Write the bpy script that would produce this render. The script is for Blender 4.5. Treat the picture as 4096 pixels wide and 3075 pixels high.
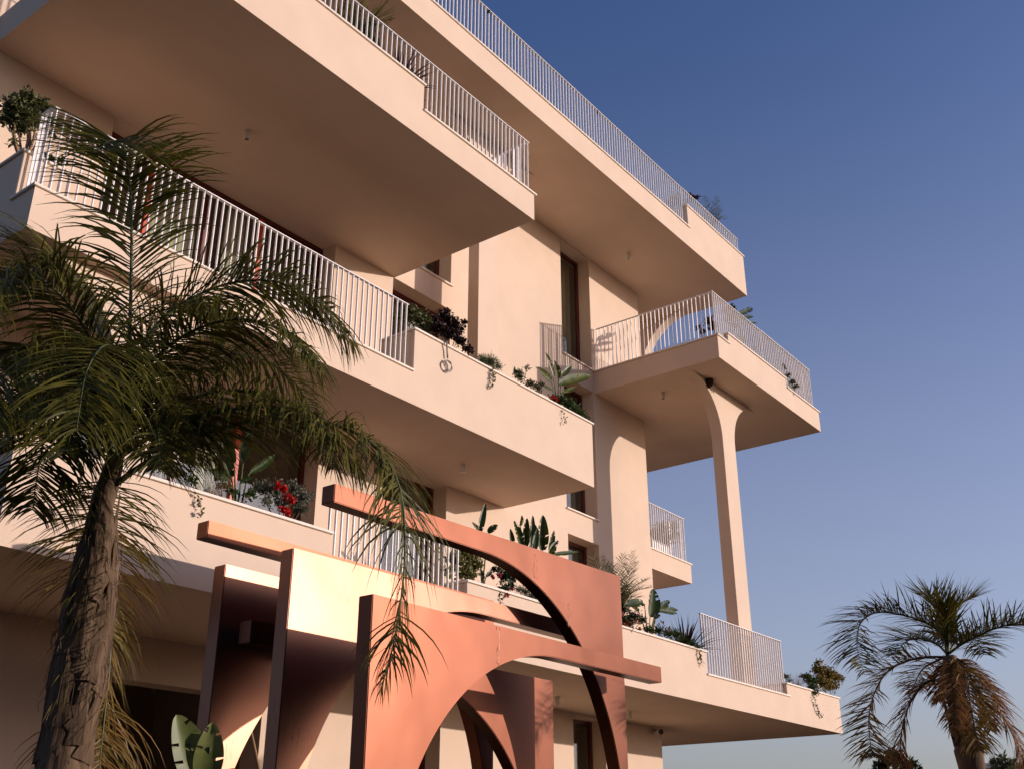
import bpy, bmesh, math, random
from mathutils import Vector, Matrix
R = math.radians
for o in list(bpy.data.objects):
    bpy.data.objects.remove(o)
SC = bpy.context.scene
COL = SC.collection

# ------------------------------------------------------------------ camera
PITCH, HEAD, ROLL = R(23.9315), R(37.2859), R(-0.0702)
h_ = Vector((math.cos(HEAD), math.sin(HEAD), 0)); zz = Vector((0, 0, 1)); r0 = Vector((math.sin(HEAD), -math.cos(HEAD), 0))
FWD = h_ * math.cos(PITCH) + zz * math.sin(PITCH)
UP0 = -h_ * math.sin(PITCH) + zz * math.cos(PITCH)
RIGHT = r0 * math.cos(ROLL) + UP0 * math.sin(ROLL)
UP = -r0 * math.sin(ROLL) + UP0 * math.cos(ROLL)
cam_d = bpy.data.cameras.new('camera'); cam = bpy.data.objects.new('camera', cam_d); COL.objects.link(cam)
cam_d.sensor_width = 36.0; cam_d.sensor_fit = 'HORIZONTAL'; cam_d.lens = 36.0 * 4287.94 / 4096.0
cam_d.clip_start = 0.05; cam_d.clip_end = 3000
M = Matrix.Identity(4)
for i in range(3):
    M[i][0] = RIGHT[i]; M[i][1] = UP[i]; M[i][2] = -FWD[i]
cam.matrix_world = M
SC.camera = cam
GROUND = -1.65            # eye level is z = 0

# ------------------------------------------------------------------ light
SUNDIR = Vector((0.571, -0.804, 0.185)).normalized()      # towards the sun
SUN_EL = math.asin(SUNDIR.z); SUN_AZ = math.atan2(SUNDIR.x, SUNDIR.y)
W = bpy.data.worlds.new('World'); SC.world = W; W.use_nodes = True
nt = W.node_tree; nt.nodes.clear()
sky = nt.nodes.new('ShaderNodeTexSky'); sky.sky_type = 'NISHITA'; sky.sun_disc = False
sky.sun_elevation = SUN_EL; sky.sun_rotation = SUN_AZ
sky.altitude = 0; sky.air_density = 1.0; sky.dust_density = 3.0; sky.ozone_density = 4.0
bg = nt.nodes.new('ShaderNodeBackground'); bg.inputs['Strength'].default_value = 0.13
wo = nt.nodes.new('ShaderNodeOutputWorld')
# low summer haze lying evenly all round the horizon
tg = nt.nodes.new('ShaderNodeTexCoord'); sx = nt.nodes.new('ShaderNodeSeparateXYZ'); nt.links.new(tg.outputs['Generated'], sx.inputs[0])
mr = nt.nodes.new('ShaderNodeMapRange'); mr.interpolation_type = 'SMOOTHSTEP'
mr.inputs['From Min'].default_value = 0.72; mr.inputs['From Max'].default_value = 0.0
nt.links.new(sx.outputs[2], mr.inputs['Value'])
tn = nt.nodes.new('ShaderNodeMix'); tn.data_type = 'RGBA'; tn.blend_type = 'MULTIPLY'; tn.inputs[0].default_value = 1.0; tn.inputs[7].default_value = (1.10, 1.03, 1.26, 1)
nt.links.new(sky.outputs[0], tn.inputs[6])
ad = nt.nodes.new('ShaderNodeMix'); ad.data_type = 'RGBA'; ad.blend_type = 'ADD'; ad.inputs[7].default_value = (1.72, 1.48, 1.16, 1); ad.clamp_result = False
nt.links.new(mr.outputs[0], ad.inputs[0]); nt.links.new(tn.outputs[2], ad.inputs[6])
nt.links.new(ad.outputs[2], bg.inputs[0]); nt.links.new(bg.outputs[0], wo.inputs[0])
sun_d = bpy.data.lights.new('sun', 'SUN'); sun = bpy.data.objects.new('sun', sun_d); COL.objects.link(sun)
sun_d.energy = 4.1; sun_d.angle = R(0.5); sun_d.color = (1.0, 0.855, 0.775)
sun.rotation_euler = (-SUNDIR).to_track_quat('-Z', 'Y').to_euler()
sun.location = SUNDIR * 60
SC.view_settings.view_transform = 'Standard'; SC.view_settings.look = 'None'
SC.view_settings.exposure = 0.0; SC.view_settings.gamma = 1.0
SC.render.engine = 'CYCLES'
SC.cycles.use_denoising = True
SC.cycles.max_bounces = 8; SC.cycles.diffuse_bounces = 5; SC.cycles.transparent_max_bounces = 12

# ------------------------------------------------------------------ helpers
def obj(name, bm, mat=None, parent=None, label=None, cat=None, group=None, kind=None, smooth=False):
    if isinstance(bm, bpy.types.Mesh):
        me = bm
    else:
        me = bpy.data.meshes.new(name)
        bm.normal_update(); bm.to_mesh(me); bm.free()
        if smooth:
            for p in me.polygons: p.use_smooth = True
    if mat is not None and not me.materials:
        for m_ in (mat if isinstance(mat, (list, tuple)) else [mat]): me.materials.append(m_)
    o = bpy.data.objects.new(name, me); COL.objects.link(o)
    if parent is not None: o.parent = parent
    tag(o, label, cat, group, kind)
    return o
def tag(o, label=None, cat=None, group=None, kind=None):
    if label: o['label'] = label
    if cat: o['category'] = cat
    if group: o['group'] = group
    if kind: o['kind'] = kind
    return o
def empty(name, loc=(0, 0, 0), label=None, cat=None, group=None):
    o = bpy.data.objects.new(name, None); COL.objects.link(o); o.location = loc; o.empty_display_size = 0.2
    return tag(o, label, cat, group)
def part(name, bm, mat, root, **k):
    """a part whose mesh is in world coordinates, hung on a root Empty that only translates"""
    o = obj(name, bm, mat, root, **k)
    off = Vector((0, 0, 0)); r = root
    while r is not None:
        off += r.location; r = r.parent
    o.location = -off if root.type == 'EMPTY' else (0, 0, 0)
    return o
def NB(): return bmesh.new()
def box(bm, x0, x1, y0, y1, z0, z1, mi=0):
    v = [bm.verts.new((x, y, z)) for x in (x0, x1) for y in (y0, y1) for z in (z0, z1)]
    for q in ((0, 1, 3, 2), (4, 6, 7, 5), (0, 4, 5, 1), (2, 3, 7, 6), (0, 2, 6, 4), (1, 5, 7, 3)):
        f = bm.faces.new([v[i] for i in q]); f.material_index = mi
    return bm
def boxb(x0, x1, y0, y1, z0, z1, bev=0.0):
    bm = box(NB(), x0, x1, y0, y1, z0, z1)
    if bev: bmesh.ops.bevel(bm, geom=bm.edges[:], offset=bev, segments=1, affect='EDGES')
    return bm
def prism(pts, axis, a0, a1, bev=0.0):
    """extrude a polygon; axis 'y': pts are (x,z); axis 'z': pts are (x,y); axis 'x': pts are (y,z)"""
    bm = NB()
    def P(p, a):
        return {'y': (p[0], a, p[1]), 'z': (p[0], p[1], a), 'x': (a, p[0], p[1])}[axis]
    A = [bm.verts.new(P(p, a0)) for p in pts]; B = [bm.verts.new(P(p, a1)) for p in pts]
    bm.faces.new(A); bm.faces.new(B[::-1])
    n = len(pts)
    for i in range(n):
        bm.faces.new((A[i], B[i], B[(i + 1) % n], A[(i + 1) % n]))
    bmesh.ops.recalc_face_normals(bm, faces=bm.faces[:])
    if bev:
        es = [e for e in bm.edges if len(e.link_faces) == 2 and e.calc_face_angle(0) > 0.6]
        bmesh.ops.bevel(bm, geom=es, offset=bev, segments=2, affect='EDGES')
    return bm
def tube(bm, pts, rad, seg=6, mi=0, cap=True):
    """tube along pts; rad is a number or list"""
    pts = [Vector(p) for p in pts]; n = len(pts)
    rads = rad if isinstance(rad, (list, tuple)) else [rad] * n
    rings = []; prev = None
    for i in range(n):
        t = (pts[min(i + 1, n - 1)] - pts[max(i - 1, 0)])
        if t.length < 1e-9: t = Vector((0, 0, 1))
        t.normalize()
        if prev is None:
            a = Vector((0, 0, 1)) if abs(t.z) < .9 else Vector((1, 0, 0))
            u = t.cross(a).normalized()
        else:
            u = (prev - t * prev.dot(t))
            u = u.normalized() if u.length > 1e-6 else t.orthogonal().normalized()
        prev = u; w = t.cross(u)
        rings.append([bm.verts.new(pts[i] + (u * math.cos(2 * math.pi * k / seg) + w * math.sin(2 * math.pi * k / seg)) * rads[i]) for k in range(seg)])
    for i in range(n - 1):
        for k in range(seg):
            f = bm.faces.new((rings[i][k], rings[i][(k + 1) % seg], rings[i + 1][(k + 1) % seg], rings[i + 1][k])); f.material_index = mi; f.smooth = True
    if cap:
        for rg in (rings[0][::-1], rings[-1]):
            try: f = bm.faces.new(rg); f.material_index = mi
            except ValueError: pass
    return bm
def lathe(bm, prof, cx, cy, seg=20, mi=0):
    """prof: list of (r,z)"""
    rings = [[bm.verts.new((cx + r * math.cos(2 * math.pi * k / seg), cy + r * math.sin(2 * math.pi * k / seg), z)) for k in range(seg)] for r, z in prof]
    for i in range(len(prof) - 1):
        for k in range(seg):
            f = bm.faces.new((rings[i][k], rings[i][(k + 1) % seg], rings[i + 1][(k + 1) % seg], rings[i + 1][k])); f.material_index = mi; f.smooth = True
    for rg in (rings[0][::-1], rings[-1]):
        f = bm.faces.new(rg); f.material_index = mi
    return bm

# ------------------------------------------------------------------ materials
def mat(name, col, rough=0.8, metal=0.0, spec=0.5, vary=0.0, vscale=6.0, bump=0.0, bscale=60.0, detail=4.0, transl=0.0, col2=None, stretch=None):
    m = bpy.data.materials.new(name); m.use_nodes = True
    n = m.node_tree.nodes; L = m.node_tree.links
    b = n['Principled BSDF']
    b.inputs['Roughness'].default_value = rough; b.inputs['Metallic'].default_value = metal
    b.inputs['Specular IOR Level'].default_value = spec
    b.inputs['Base Color'].default_value = (*col, 1)
    tc = n.new('ShaderNodeTexCoord'); src = tc.outputs['Object']
    if stretch:
        mp = n.new('ShaderNodeMapping'); mp.inputs['Scale'].default_value = stretch
        L.new(src, mp.inputs[0]); src = mp.outputs[0]
    colsock = None
    if vary > 0 or col2:
        nz = n.new('ShaderNodeTexNoise'); nz.inputs['Scale'].default_value = vscale; nz.inputs['Detail'].default_value = detail
        L.new(src, nz.inputs['Vector'])
        rp = n.new('ShaderNodeMapRange'); rp.inputs['From Min'].default_value = 0.3; rp.inputs['From Max'].default_value = 0.7
        L.new(nz.outputs['Fac'], rp.inputs['Value'])
        mx = n.new('ShaderNodeMix'); mx.data_type = 'RGBA'
        c2 = col2 if col2 else tuple(min(1, c * (1 + vary)) for c in col)
        c1 = col if col2 else tuple(c * (1 - vary) for c in col)
        mx.inputs[6].default_value = (*c1, 1); mx.inputs[7].default_value = (*c2, 1)
        L.new(rp.outputs[0], mx.inputs[0]); L.new(mx.outputs[2], b.inputs['Base Color']); colsock = mx.outputs[2]
    if bump > 0:
        nb = n.new('ShaderNodeTexNoise'); nb.inputs['Scale'].default_value = bscale; nb.inputs['Detail'].default_value = 5
        L.new(src, nb.inputs['Vector'])
        bp = n.new('ShaderNodeBump'); bp.inputs['Strength'].default_value = bump; bp.inputs['Distance'].default_value = 0.01
        L.new(nb.outputs['Fac'], bp.inputs['Height']); L.new(bp.outputs[0], b.inputs['Normal'])
    if transl > 0:
        out = n['Material Output']; tr = n.new('ShaderNodeBsdfTranslucent'); ms = n.new('ShaderNodeMixShader')
        ms.inputs[0].default_value = transl
        if colsock: L.new(colsock, tr.inputs[0])
        else: tr.inputs[0].default_value = (*col, 1)
        L.new(b.outputs[0], ms.inputs[1]); L.new(tr.outputs[0], ms.inputs[2]); L.new(ms.outputs[0], out.inputs[0])
    return m
def glass_mat(name, tint):
    m = bpy.data.materials.new(name); m.use_nodes = True
    n = m.node_tree.nodes; L = m.node_tree.links; n.clear()
    out = n.new('ShaderNodeOutputMaterial'); tr = n.new('ShaderNodeBsdfTransparent'); gl = n.new('ShaderNodeBsdfGlossy')
    tr.inputs[0].default_value = (*tint, 1); gl.inputs['Roughness'].default_value = 0.01; gl.inputs[0].default_value = (.9, .9, .9, 1)
    lw = n.new('ShaderNodeLayerWeight'); lw.inputs[0].default_value = 0.5; ms = n.new('ShaderNodeMixShader')
    pw = n.new('ShaderNodeMath'); pw.operation = 'POWER'; pw.inputs[1].default_value = 4.0; L.new(lw.outputs['Facing'], pw.inputs[0])
    ma = n.new('ShaderNodeMath'); ma.operation = 'MULTIPLY_ADD'; ma.inputs[1].default_value = 0.8; ma.inputs[2].default_value = 0.05; L.new(pw.outputs[0], ma.inputs[0])
    L.new(ma.outputs[0], ms.inputs[0]); L.new(tr.outputs[0], ms.inputs[1]); L.new(gl.outputs[0], ms.inputs[2]); L.new(ms.outputs[0], out.inputs[0])
    return m
MT = {}
MT['stucco'] = mat('stucco', (0.635, 0.488, 0.370), rough=0.92, spec=0.2, vary=0.035, vscale=1.7, bump=0.22, bscale=55)
MT['coping'] = mat('coping_stone', (0.72, 0.62, 0.52), rough=0.6, spec=0.35, vary=0.06, vscale=9, bump=0.05, bscale=40)
MT['rail'] = mat('rail_white_paint', (0.78, 0.74, 0.72), rough=0.45, spec=0.45)
MT['frame'] = mat('red_brown_frame', (0.10, 0.013, 0.009), rough=0.38, spec=0.5, vary=0.1, vscale=20)
MT['frame_lit'] = mat('red_brown_frame_lit', (0.50, 0.062, 0.02), rough=0.45, spec=0.4)  # frame paint again, with direct sun on the mullions put into its colour
MT['glass'] = glass_mat('window_glass', (0.88, 0.89, 0.86))
MT['interior'] = mat('room_plaster', (0.30, 0.25, 0.20), rough=0.95, spec=0.1, vary=0.05)
MT['curtain'] = mat('curtain_cloth', (0.62, 0.62, 0.45), rough=0.95, spec=0.05, transl=0.25, vary=0.06, vscale=8)
MT['sheer'] = mat('sheer_curtain', (0.42, 0.36, 0.24), rough=0.95, spec=0.05, transl=0.3, vary=0.12, vscale=5)
MT['soil'] = mat('planting_soil', (0.045, 0.03, 0.02), rough=1.0, spec=0.1, vary=0.3, vscale=20, bump=0.6, bscale=30)
MT['paving'] = mat('sandy_paving', (0.075, 0.045, 0.022), rough=0.9, spec=0.2, vary=0.12, vscale=0.6, bump=0.2, bscale=12)
MT['lamp'] = mat('lamp_painted_metal', (0.70, 0.64, 0.56), rough=0.5)
MT['lens'] = mat('lamp_lens', (0.12, 0.11, 0.10), rough=0.25)
MT['black'] = mat('black_plastic', (0.012, 0.012, 0.013), rough=0.35)
MT['white'] = mat('white_plastic', (0.72, 0.68, 0.62), rough=0.4)

def copper_mat(name, c1, c2, r1, r2):
    m = bpy.data.materials.new(name); m.use_nodes = True
    n = m.node_tree.nodes; L = m.node_tree.links; b = n['Principled BSDF']
    b.inputs['Metallic'].default_value = 0.93
    tc = n.new('ShaderNodeTexCoord')
    nz = n.new('ShaderNodeTexNoise'); nz.inputs['Scale'].default_value = 0.9; nz.inputs['Detail'].default_value = 3
    L.new(tc.outputs['Object'], nz.inputs['Vector'])
    cr = n.new('ShaderNodeValToRGB'); cr.color_ramp.elements[0].position = 0.3; cr.color_ramp.elements[1].position = 0.75
    cr.color_ramp.elements[0].color = (*c1, 1); cr.color_ramp.elements[1].color = (*c2, 1)
    L.new(nz.outputs['Fac'], cr.inputs[0])
    # scuffs: thin streaks gathered in a few worn patches
    mp = n.new('ShaderNodeMapping'); mp.inputs['Scale'].default_value = (9, 9, 1.8); mp.inputs['Rotation'].default_value = (0, R(28), 0)
    L.new(tc.outputs['Object'], mp.inputs[0])
    sc = n.new('ShaderNodeTexNoise'); sc.inputs['Scale'].default_value = 5.5; sc.inputs['Detail'].default_value = 8; sc.inputs['Roughness'].default_value = 0.72
    L.new(mp.outputs[0], sc.inputs['Vector'])
    pt = n.new('ShaderNodeTexNoise'); pt.inputs['Scale'].default_value = 1.3; pt.inputs['Detail'].default_value = 2
    L.new(tc.outputs['Object'], pt.inputs['Vector'])
    ml = n.new('ShaderNodeMath'); ml.operation = 'MULTIPLY'; L.new(sc.outputs['Fac'], ml.inputs[0]); L.new(pt.outputs['Fac'], ml.inputs[1])
    sr = n.new('ShaderNodeMapRange'); sr.inputs['From Min'].default_value = 0.37; sr.inputs['From Max'].default_value = 0.50
    L.new(ml.outputs[0], sr.inputs['Value'])
    mx = n.new('ShaderNodeMix'); mx.data_type = 'RGBA'; mx.inputs[7].default_value = (c1[0] * .72, c1[1] * .6, c1[2] * .55, 1)
    L.new(sr.outputs[0], mx.inputs[0]); L.new(cr.outputs[0], mx.inputs[6]); L.new(mx.outputs[2], b.inputs['Base Color'])
    rr = n.new('ShaderNodeMapRange'); rr.inputs['From Min'].default_value = 0.3; rr.inputs['From Max'].default_value = 0.7
    rr.inputs['To Min'].default_value = r1; rr.inputs['To Max'].default_value = r2
    L.new(nz.outputs['Fac'], rr.inputs['Value']); L.new(rr.outputs[0], b.inputs['Roughness'])
    # shallow dents
    nb = n.new('ShaderNodeTexNoise'); nb.inputs['Scale'].default_value = 1.2; nb.inputs['Detail'].default_value = 1.5
    L.new(tc.outputs['Object'], nb.inputs['Vector'])
    bp = n.new('ShaderNodeBump'); bp.inputs['Strength'].default_value = 0.24; bp.inputs['Distance'].default_value = 0.05
    L.new(nb.outputs['Fac'], bp.inputs['Height']); L.new(bp.outputs[0], b.inputs['Normal'])
    return m
MT['copper'] = copper_mat('satin_copper', (0.090, 0.031, 0.017), (0.110, 0.041, 0.024), .36, .40)
MT['copper_bright'] = copper_mat('polished_copper', (0.125, 0.056, 0.036), (0.165, 0.078, 0.052), .32, .37)

# ------------------------------------------------------------------ ground
def sst(a, b, x): t_ = max(0, min(1, (x - a) / (b - a))); return t_ * t_ * (3 - 2 * t_)
def land(x, y):
    """flat forecourt; an unseen bank is added behind the viewer to block low sky light"""
    return GROUND + 9.0 * sst(-3, -9, y) * sst(13.5, 8, x) * (1 + .12 * math.sin(x * .4) + .1 * math.sin(y * .3 + x * .2))  # bank added out of view to keep light off the soffits
g = NB()
gx = [-300, -120, -60, -40] + [-30 + 2 * i for i in range(32)] + [40, 60, 100, 200, 400]
gy = [-400, -200, -100, -60, -45] + [-36 + 2 * i for i in range(32)] + [35, 60, 120, 300]
vs = [[g.verts.new((x, y, land(x, y))) for y in gy] for x in gx]
for i in range(len(gx) - 1):
    for j in range(len(gy) - 1):
        f = g.faces.new((vs[i][j], vs[i + 1][j], vs[i + 1][j + 1], vs[i][j + 1])); f.smooth = True
obj('ground', g, MT['paving'], kind='structure', label='earthy ground around the building')

# ------------------------------------------------------------------ the building
Z1, Z2, Z3, Z4 = 2.604, 6.157, 9.705, 13.19
YW = 12.045; XE = 21.09
BLD = empty('apartment_building', (12.9, 12.0, GROUND), 'cream stuccoed building with stepped cantilevered balconies, planters and white railings', 'building')
def bpart(name, bm, m, **k): return part(name, bm, MT[m], BLD, **k)
def sub(name, bm, m, par, **k):
    o = obj(name, bm, MT[m], par, **k); return o

def wall_with_openings(x0, x1, z0, z1, y0, y1, ops):
    bm = NB()
    xs = sorted({x0, x1, *[o[0] for o in ops], *[o[1] for o in ops]})
    zs = sorted({z0, z1, *[o[2] for o in ops], *[o[3] for o in ops]})
    cache = {}
    def V(x, y, z):
        k = (round(x, 4), round(y, 4), round(z, 4))
        if k not in cache: cache[k] = bm.verts.new((x, y, z))
        return cache[k]
    for i in range(len(xs) - 1):
        for j in range(len(zs) - 1):
            cx = (xs[i] + xs[i + 1]) / 2; cz = (zs[j] + zs[j + 1]) / 2
            if any(o[0] < cx < o[1] and o[2] < cz < o[3] for o in ops): continue
            a, b, c, d = xs[i], xs[i + 1], zs[j], zs[j + 1]
            bm.faces.new((V(a, y0, c), V(b, y0, c), V(b, y0, d), V(a, y0, d)))
            bm.faces.new((V(a, y1, c), V(a, y1, d), V(b, y1, d), V(b, y1, c)))
    for a, b, c, d in ops:
        xx = [x for x in xs if a <= x <= b]; zv = [z for z in zs if c <= z <= d]
        for k in range(len(xx) - 1):
            for z, fl in ((c, 0), (d, 1)):
                q = [V(xx[k], y0, z), V(xx[k + 1], y0, z), V(xx[k + 1], y1, z), V(xx[k], y1, z)]
                bm.faces.new(q[::-1] if fl else q)
        for k in range(len(zv) - 1):
            for x, fl in ((a, 0), (b, 1)):
                q = [V(x, y0, zv[k]), V(x, y0, zv[k + 1]), V(x, y1, zv[k + 1]), V(x, y1, zv[k])]
                bm.faces.new(q[::-1] if fl else q)
    bmesh.ops.recalc_face_normals(bm, faces=bm.faces[:])
    return bm
XL = 4.55
floors = [Z1 + .51, Z2 + .51, Z3 + .50, Z4 + .5]
OP = []
OP.append((7.0, 10.12, GROUND + .01, 2.055))                 # dark entrance under the first slab
OP.append((12.26, 13.87, GROUND + .01, 2.54)); OP.append((17.74, 18.87, -0.95, 2.55))
OP += [(6.47, 10.80, floors[0], Z2 - .004), (12.26, 13.88, floors[0], Z2 - .004), (17.71, 18.87, 3.62, Z2 - .004)]
OP += [(6.47, 10.82, floors[1], Z3 - .004), (12.257, 13.865, floors[1] + .35, Z3 - .004), (17.69, 18.87, 6.675, Z3 - .004)]
OP += [(6.47, 10.82, floors[2], Z4 - .03), (12.257, 13.853, 10.216, Z4 - .03), (17.66, 18.852, 10.226, Z4 - .03)]
bpart('wall', wall_with_openings(XL, XE, GROUND, Z4 + .02, YW, YW + .37, OP), 'stucco')
bpart('side_wall', boxb(XE - .3, XE - .001, YW + .372, 19.9, GROUND, Z4 - .002), 'stucco')
b = NB(); box(b, XL, XE - .31, 19.6, 19.9, GROUND, Z4 - .003); box(b, XL, XL + .3, YW + .373, 19.59, GROUND, Z4 - .003)
bpart('rear_wall', b, 'stucco')
b = NB()
for z in (GROUND + .0, Z1 + .1, Z2 + .1, Z3 + .1):
    box(b, XL + .31, XE - .32, YW + .374, 19.58, z, z + .40)
for x in (11.3, 15.2): box(b, x, x + .12, YW + .376, 19.57, GROUND, Z4 - .01)
box(b, XL + .32, XE - .33, 16.2, 16.3, GROUND, Z4 - .012)
bpart('interior', b, 'interior')

def slab(poly, z0, z1):
    return bpart('balcony_slab', prism(poly, 'z', z0, z1), 'stucco')
S_1 = slab([(4.65, 9.385), (24.63, 9.385), (24.63, 15.2), (XE, 15.2), (XE, YW + .004), (4.65, YW + .004)], Z1, Z1 + .512)
S_2 = slab([(4.62, 10.0), (15.58, 10.0), (15.58, YW + .004), (4.62, YW + .004)], Z2, Z2 + .518)
S_3 = slab([(4.64, 8.887), (12.29, 8.887), (12.29, YW + .004), (4.64, YW + .004)], Z3, Z3 + .495)
S_L = slab([(18.92, 8.906), (24.33, 8.906), (24.33, 15.2), (XE, 15.2), (XE, YW + .004), (18.92, YW + .004)], Z3 - .008, Z3 + .505)
S_4 = slab([(XL, 9.852), (22.875, 9.852), (22.875, 19.95), (XL, 19.95)], Z4, Z4 + .545)
S_B = slab([(XE + .002, 12.16), (23.2, 12.16), (23.2, 15.1), (XE + .002, 15.1)], Z2, Z2 + .46)

def coping(par, x0, x1, y0, y1, zt):
    return sub('coping', boxb(x0, x1, y0, y1, zt - .036, zt, .006), 'coping', par)
# copings on the open (railed) stretches
coping(S_1, 8.74, 11.26, 9.355, 9.60, 3.152); coping(S_1, 18.24, 21.93, 9.355, 9.60, 3.152)
coping(S_2, 4.59, 10.70, 9.97, 10.22, 6.711); coping(S_2, 4.59, 4.84, 10.221, 10.49, 6.711)
coping(S_3, 9.50, 12.345, 8.857, 9.10, 10.237); coping(S_3, 12.10, 12.345, 9.101, 12.04, 10.237)
coping(S_L, 18.89, 19.50, 8.876, 9.12, 10.252); coping(S_L, 18.89, 19.13, 9.121, 12.04, 10.252); coping(S_L, 22.45, 24.39, 8.876, 9.12, 10.252); coping(S_L, 24.14, 24.39, 9.121, 15.0, 10.252)
coping(S_4, XL, 19.93, 9.822, 10.07, 13.775); coping(S_4, 22.66, 22.94, 10.58, 19.9, 13.775)
coping(S_B, XE + .004, 23.245, 12.13, 12.36, 6.655); coping(S_B, 23.01, 23.245, 12.361, 15.0, 6.655)

def planter(x0, x1, y0, zb, zt, depth=.70, side=False):
    t = .11; bm = NB()
    zc = zt - .036
    box(bm, x0, x1, y0, y0 + t, zb, zc)
    if side: box(bm, x0, x1, y0 + depth - t, y0 + depth, zb, zc)
    else: box(bm, x0, x1, y0 + depth - t, y0 + depth, zb, zc)
    box(bm, x0, x0 + t, y0 + t, y0 + depth - t, zb, zc); box(bm, x1 - t, x1, y0 + t, y0 + depth - t, zb, zc)
    p = bpart('planter', bm, 'stucco')
    o = .03
    def cp(*a): sub('coping', boxb(*a, zc, zt, .006), 'coping', p)
    cp(x0 - o, x1 + o, y0 - o, y0 + t + .02); cp(x0 - o, x1 + o, y0 + depth - t - .02, y0 + depth + o)
    cp(x0 - o, x0 + t + .02, y0 + t + .021, y0 + depth - t - .021); cp(x1 - t - .02, x1 + o, y0 + t + .021, y0 + depth - t - .021)
    s = NB(); box(s, x0 + t, x1 - t, y0 + t, y0 + depth - t, zb + .02, zt - .09)
    sub('soil', s, 'soil', p)
    return p
planter(4.65, 8.70, 9.385, Z1 + .512, 3.655); planter(11.30, 18.25, 9.385, Z1 + .512, 3.563); planter(21.78, 24.63, 9.385, Z1 + .512, 3.402)
planter(10.70, 15.58, 10.0, Z2 + .518, 7.413); planter(4.62, 5.22, 10.44, Z2 + .518, 7.352, depth=1.55)
planter(4.64, 9.50, 8.887, Z3 + .495, 10.70)
planter(19.44, 22.43, 8.906, Z3 + .505, 10.487)
planter(19.87, 22.875, 9.852, Z4 + .545, 14.378)

# railings: each bar is a piece of its own
def bar_mesh(h, along):
    a, d = (.013, .030) if along == 'x' else (.030, .013)
    bm = box(NB(), -a / 2, a / 2, -d / 2, d / 2, 0, h)
    me = bpy.data.meshes.new('bar'); bm.to_mesh(me); bm.free(); me.materials.append(MT['rail']); return me
def railing(along, fixed, a0, a1, zb, zt, sp=.103, stuff_to=None, first=True, last=True):
    """along 'x': runs x=a0..a1 at y=fixed; along 'y': runs y=a0..a1 at x=fixed. zb: one height or [(a_from, z), ...]"""
    bm = NB(); w = .027
    if along == 'x': box(bm, a0 - .03, a1 + .03, fixed - w, fixed + w, zt - .012, zt)
    else: box(bm, fixed - w, fixed + w, a0 - .03, a1 + .03, zt - .012, zt)
    rl = bpart('railing', bm, 'rail')
    n = int(round((a1 - a0) / sp)); ms = {}
    rest = NB(); anyrest = False
    for i in range(n + 1):
        if (i == 0 and not first) or (i == n and not last): continue
        a = a0 + (a1 - a0) * i / n
        z = zb if not isinstance(zb, list) else [zz_ for s_, zz_ in zb if a >= s_][-1]
        h = zt - .012 - z
        if stuff_to is not None and a < stuff_to:
            box(rest, a - .0065, a + .0065, fixed - .015, fixed + .015, z, z + h); anyrest = True; continue
        k = round(h, 3)
        if k not in ms: ms[k] = bar_mesh(h, along)
        o = bpy.data.objects.new('bar', ms[k]); COL.objects.link(o); o.parent = rl
        o.location = (a, fixed, z) if along == 'x' else (fixed, a, z)
    if anyrest: obj('bar', rest, MT['rail'], rl, kind='stuff')
    else: rest.free()
    return rl
railing('x', 10.085, 4.72, 7.60, 6.711, 7.812); railing('x', 10.085, 7.67, 10.58, 6.711, 7.795)
railing('y', 4.69, 10.15, 10.33, 6.711, 7.812, sp=.09)
railing('x', 8.97, 4.75, 12.22, [(0, 10.70), (9.54, 10.237)], 11.275, stuff_to=6.3)
railing('y', 12.22, 9.05, 11.98, 10.237, 11.275)
railing('x', 8.99, 19.0, 21.35, [(0, 10.252), (19.42, 10.487)], 11.335); railing('x', 8.99, 21.43, 24.20, [(0, 10.487), (22.46, 10.252)], 11.35)
railing('y', 19.0, 9.08, 11.98, 10.252, 11.335); railing('y', 24.22, 9.08, 13.0, 10.252, 11.35)
railing('x', 9.935, 4.6, 19.75, 13.775, 14.84, stuff_to=10.1); railing('x', 9.935, 19.83, 22.76, 14.378, 14.855)
railing('y', 22.78, 10.03, 13.4, 14.378, 14.855, sp=.105)
railing('x', 9.47, 8.74, 11.18, 3.152, 4.262); railing('x', 9.47, 18.30, 21.84, 3.152, 4.275)
railing('x', 12.245, 21.3, 23.1, 6.655, 7.79); railing('y', 23.11, 12.33, 14.6, 6.655, 7.79)

# columns with arched heads
def arc(cx, cz, r, a0, a1, n=18):
    return [(cx + r * math.cos(R(a0 + (a1 - a0) * i / n)), cz + r * math.sin(R(a0 + (a1 - a0) * i / n))) for i in range(n + 1)]
def t_column(xc, y0, y1, zb, zt, hw=.297, r=1.19):
    e = .012
    left = arc(xc - hw - r, zt - e - r, r, 0, 90)            # shaft -> soffit, left side
    right = arc(xc + hw + r, zt - e - r, r, 90, 180)
    pts = [(xc - hw, zb)] + left + [(xc - hw - r, zt + .02), (xc + hw + r, zt + .02)] + right + [(xc + hw, zb)]
    return bpart('column', prism(pts, 'y', y0, y1), 'stucco')
t_column(20.645, 9.665, 9.93, Z1 + .505, Z3 - .008)
t_column(13.815, 11.07, 11.32, Z2 + .50, Z4)
t_column(6.31, 10.20, 10.46, Z1 + .505, Z2)
r = 1.47
pts = [(13.42, Z3 + .49), (12.82, Z3 + .49)] + [(y, z) for y, z in arc(11.35, Z4 - .012 - r, r, 0, 90)] + [(11.35, Z4 + .02), (13.42, Z4 + .02)]
bpart('column', prism(pts, 'x', 22.49, 22.80), 'stucco')

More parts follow.
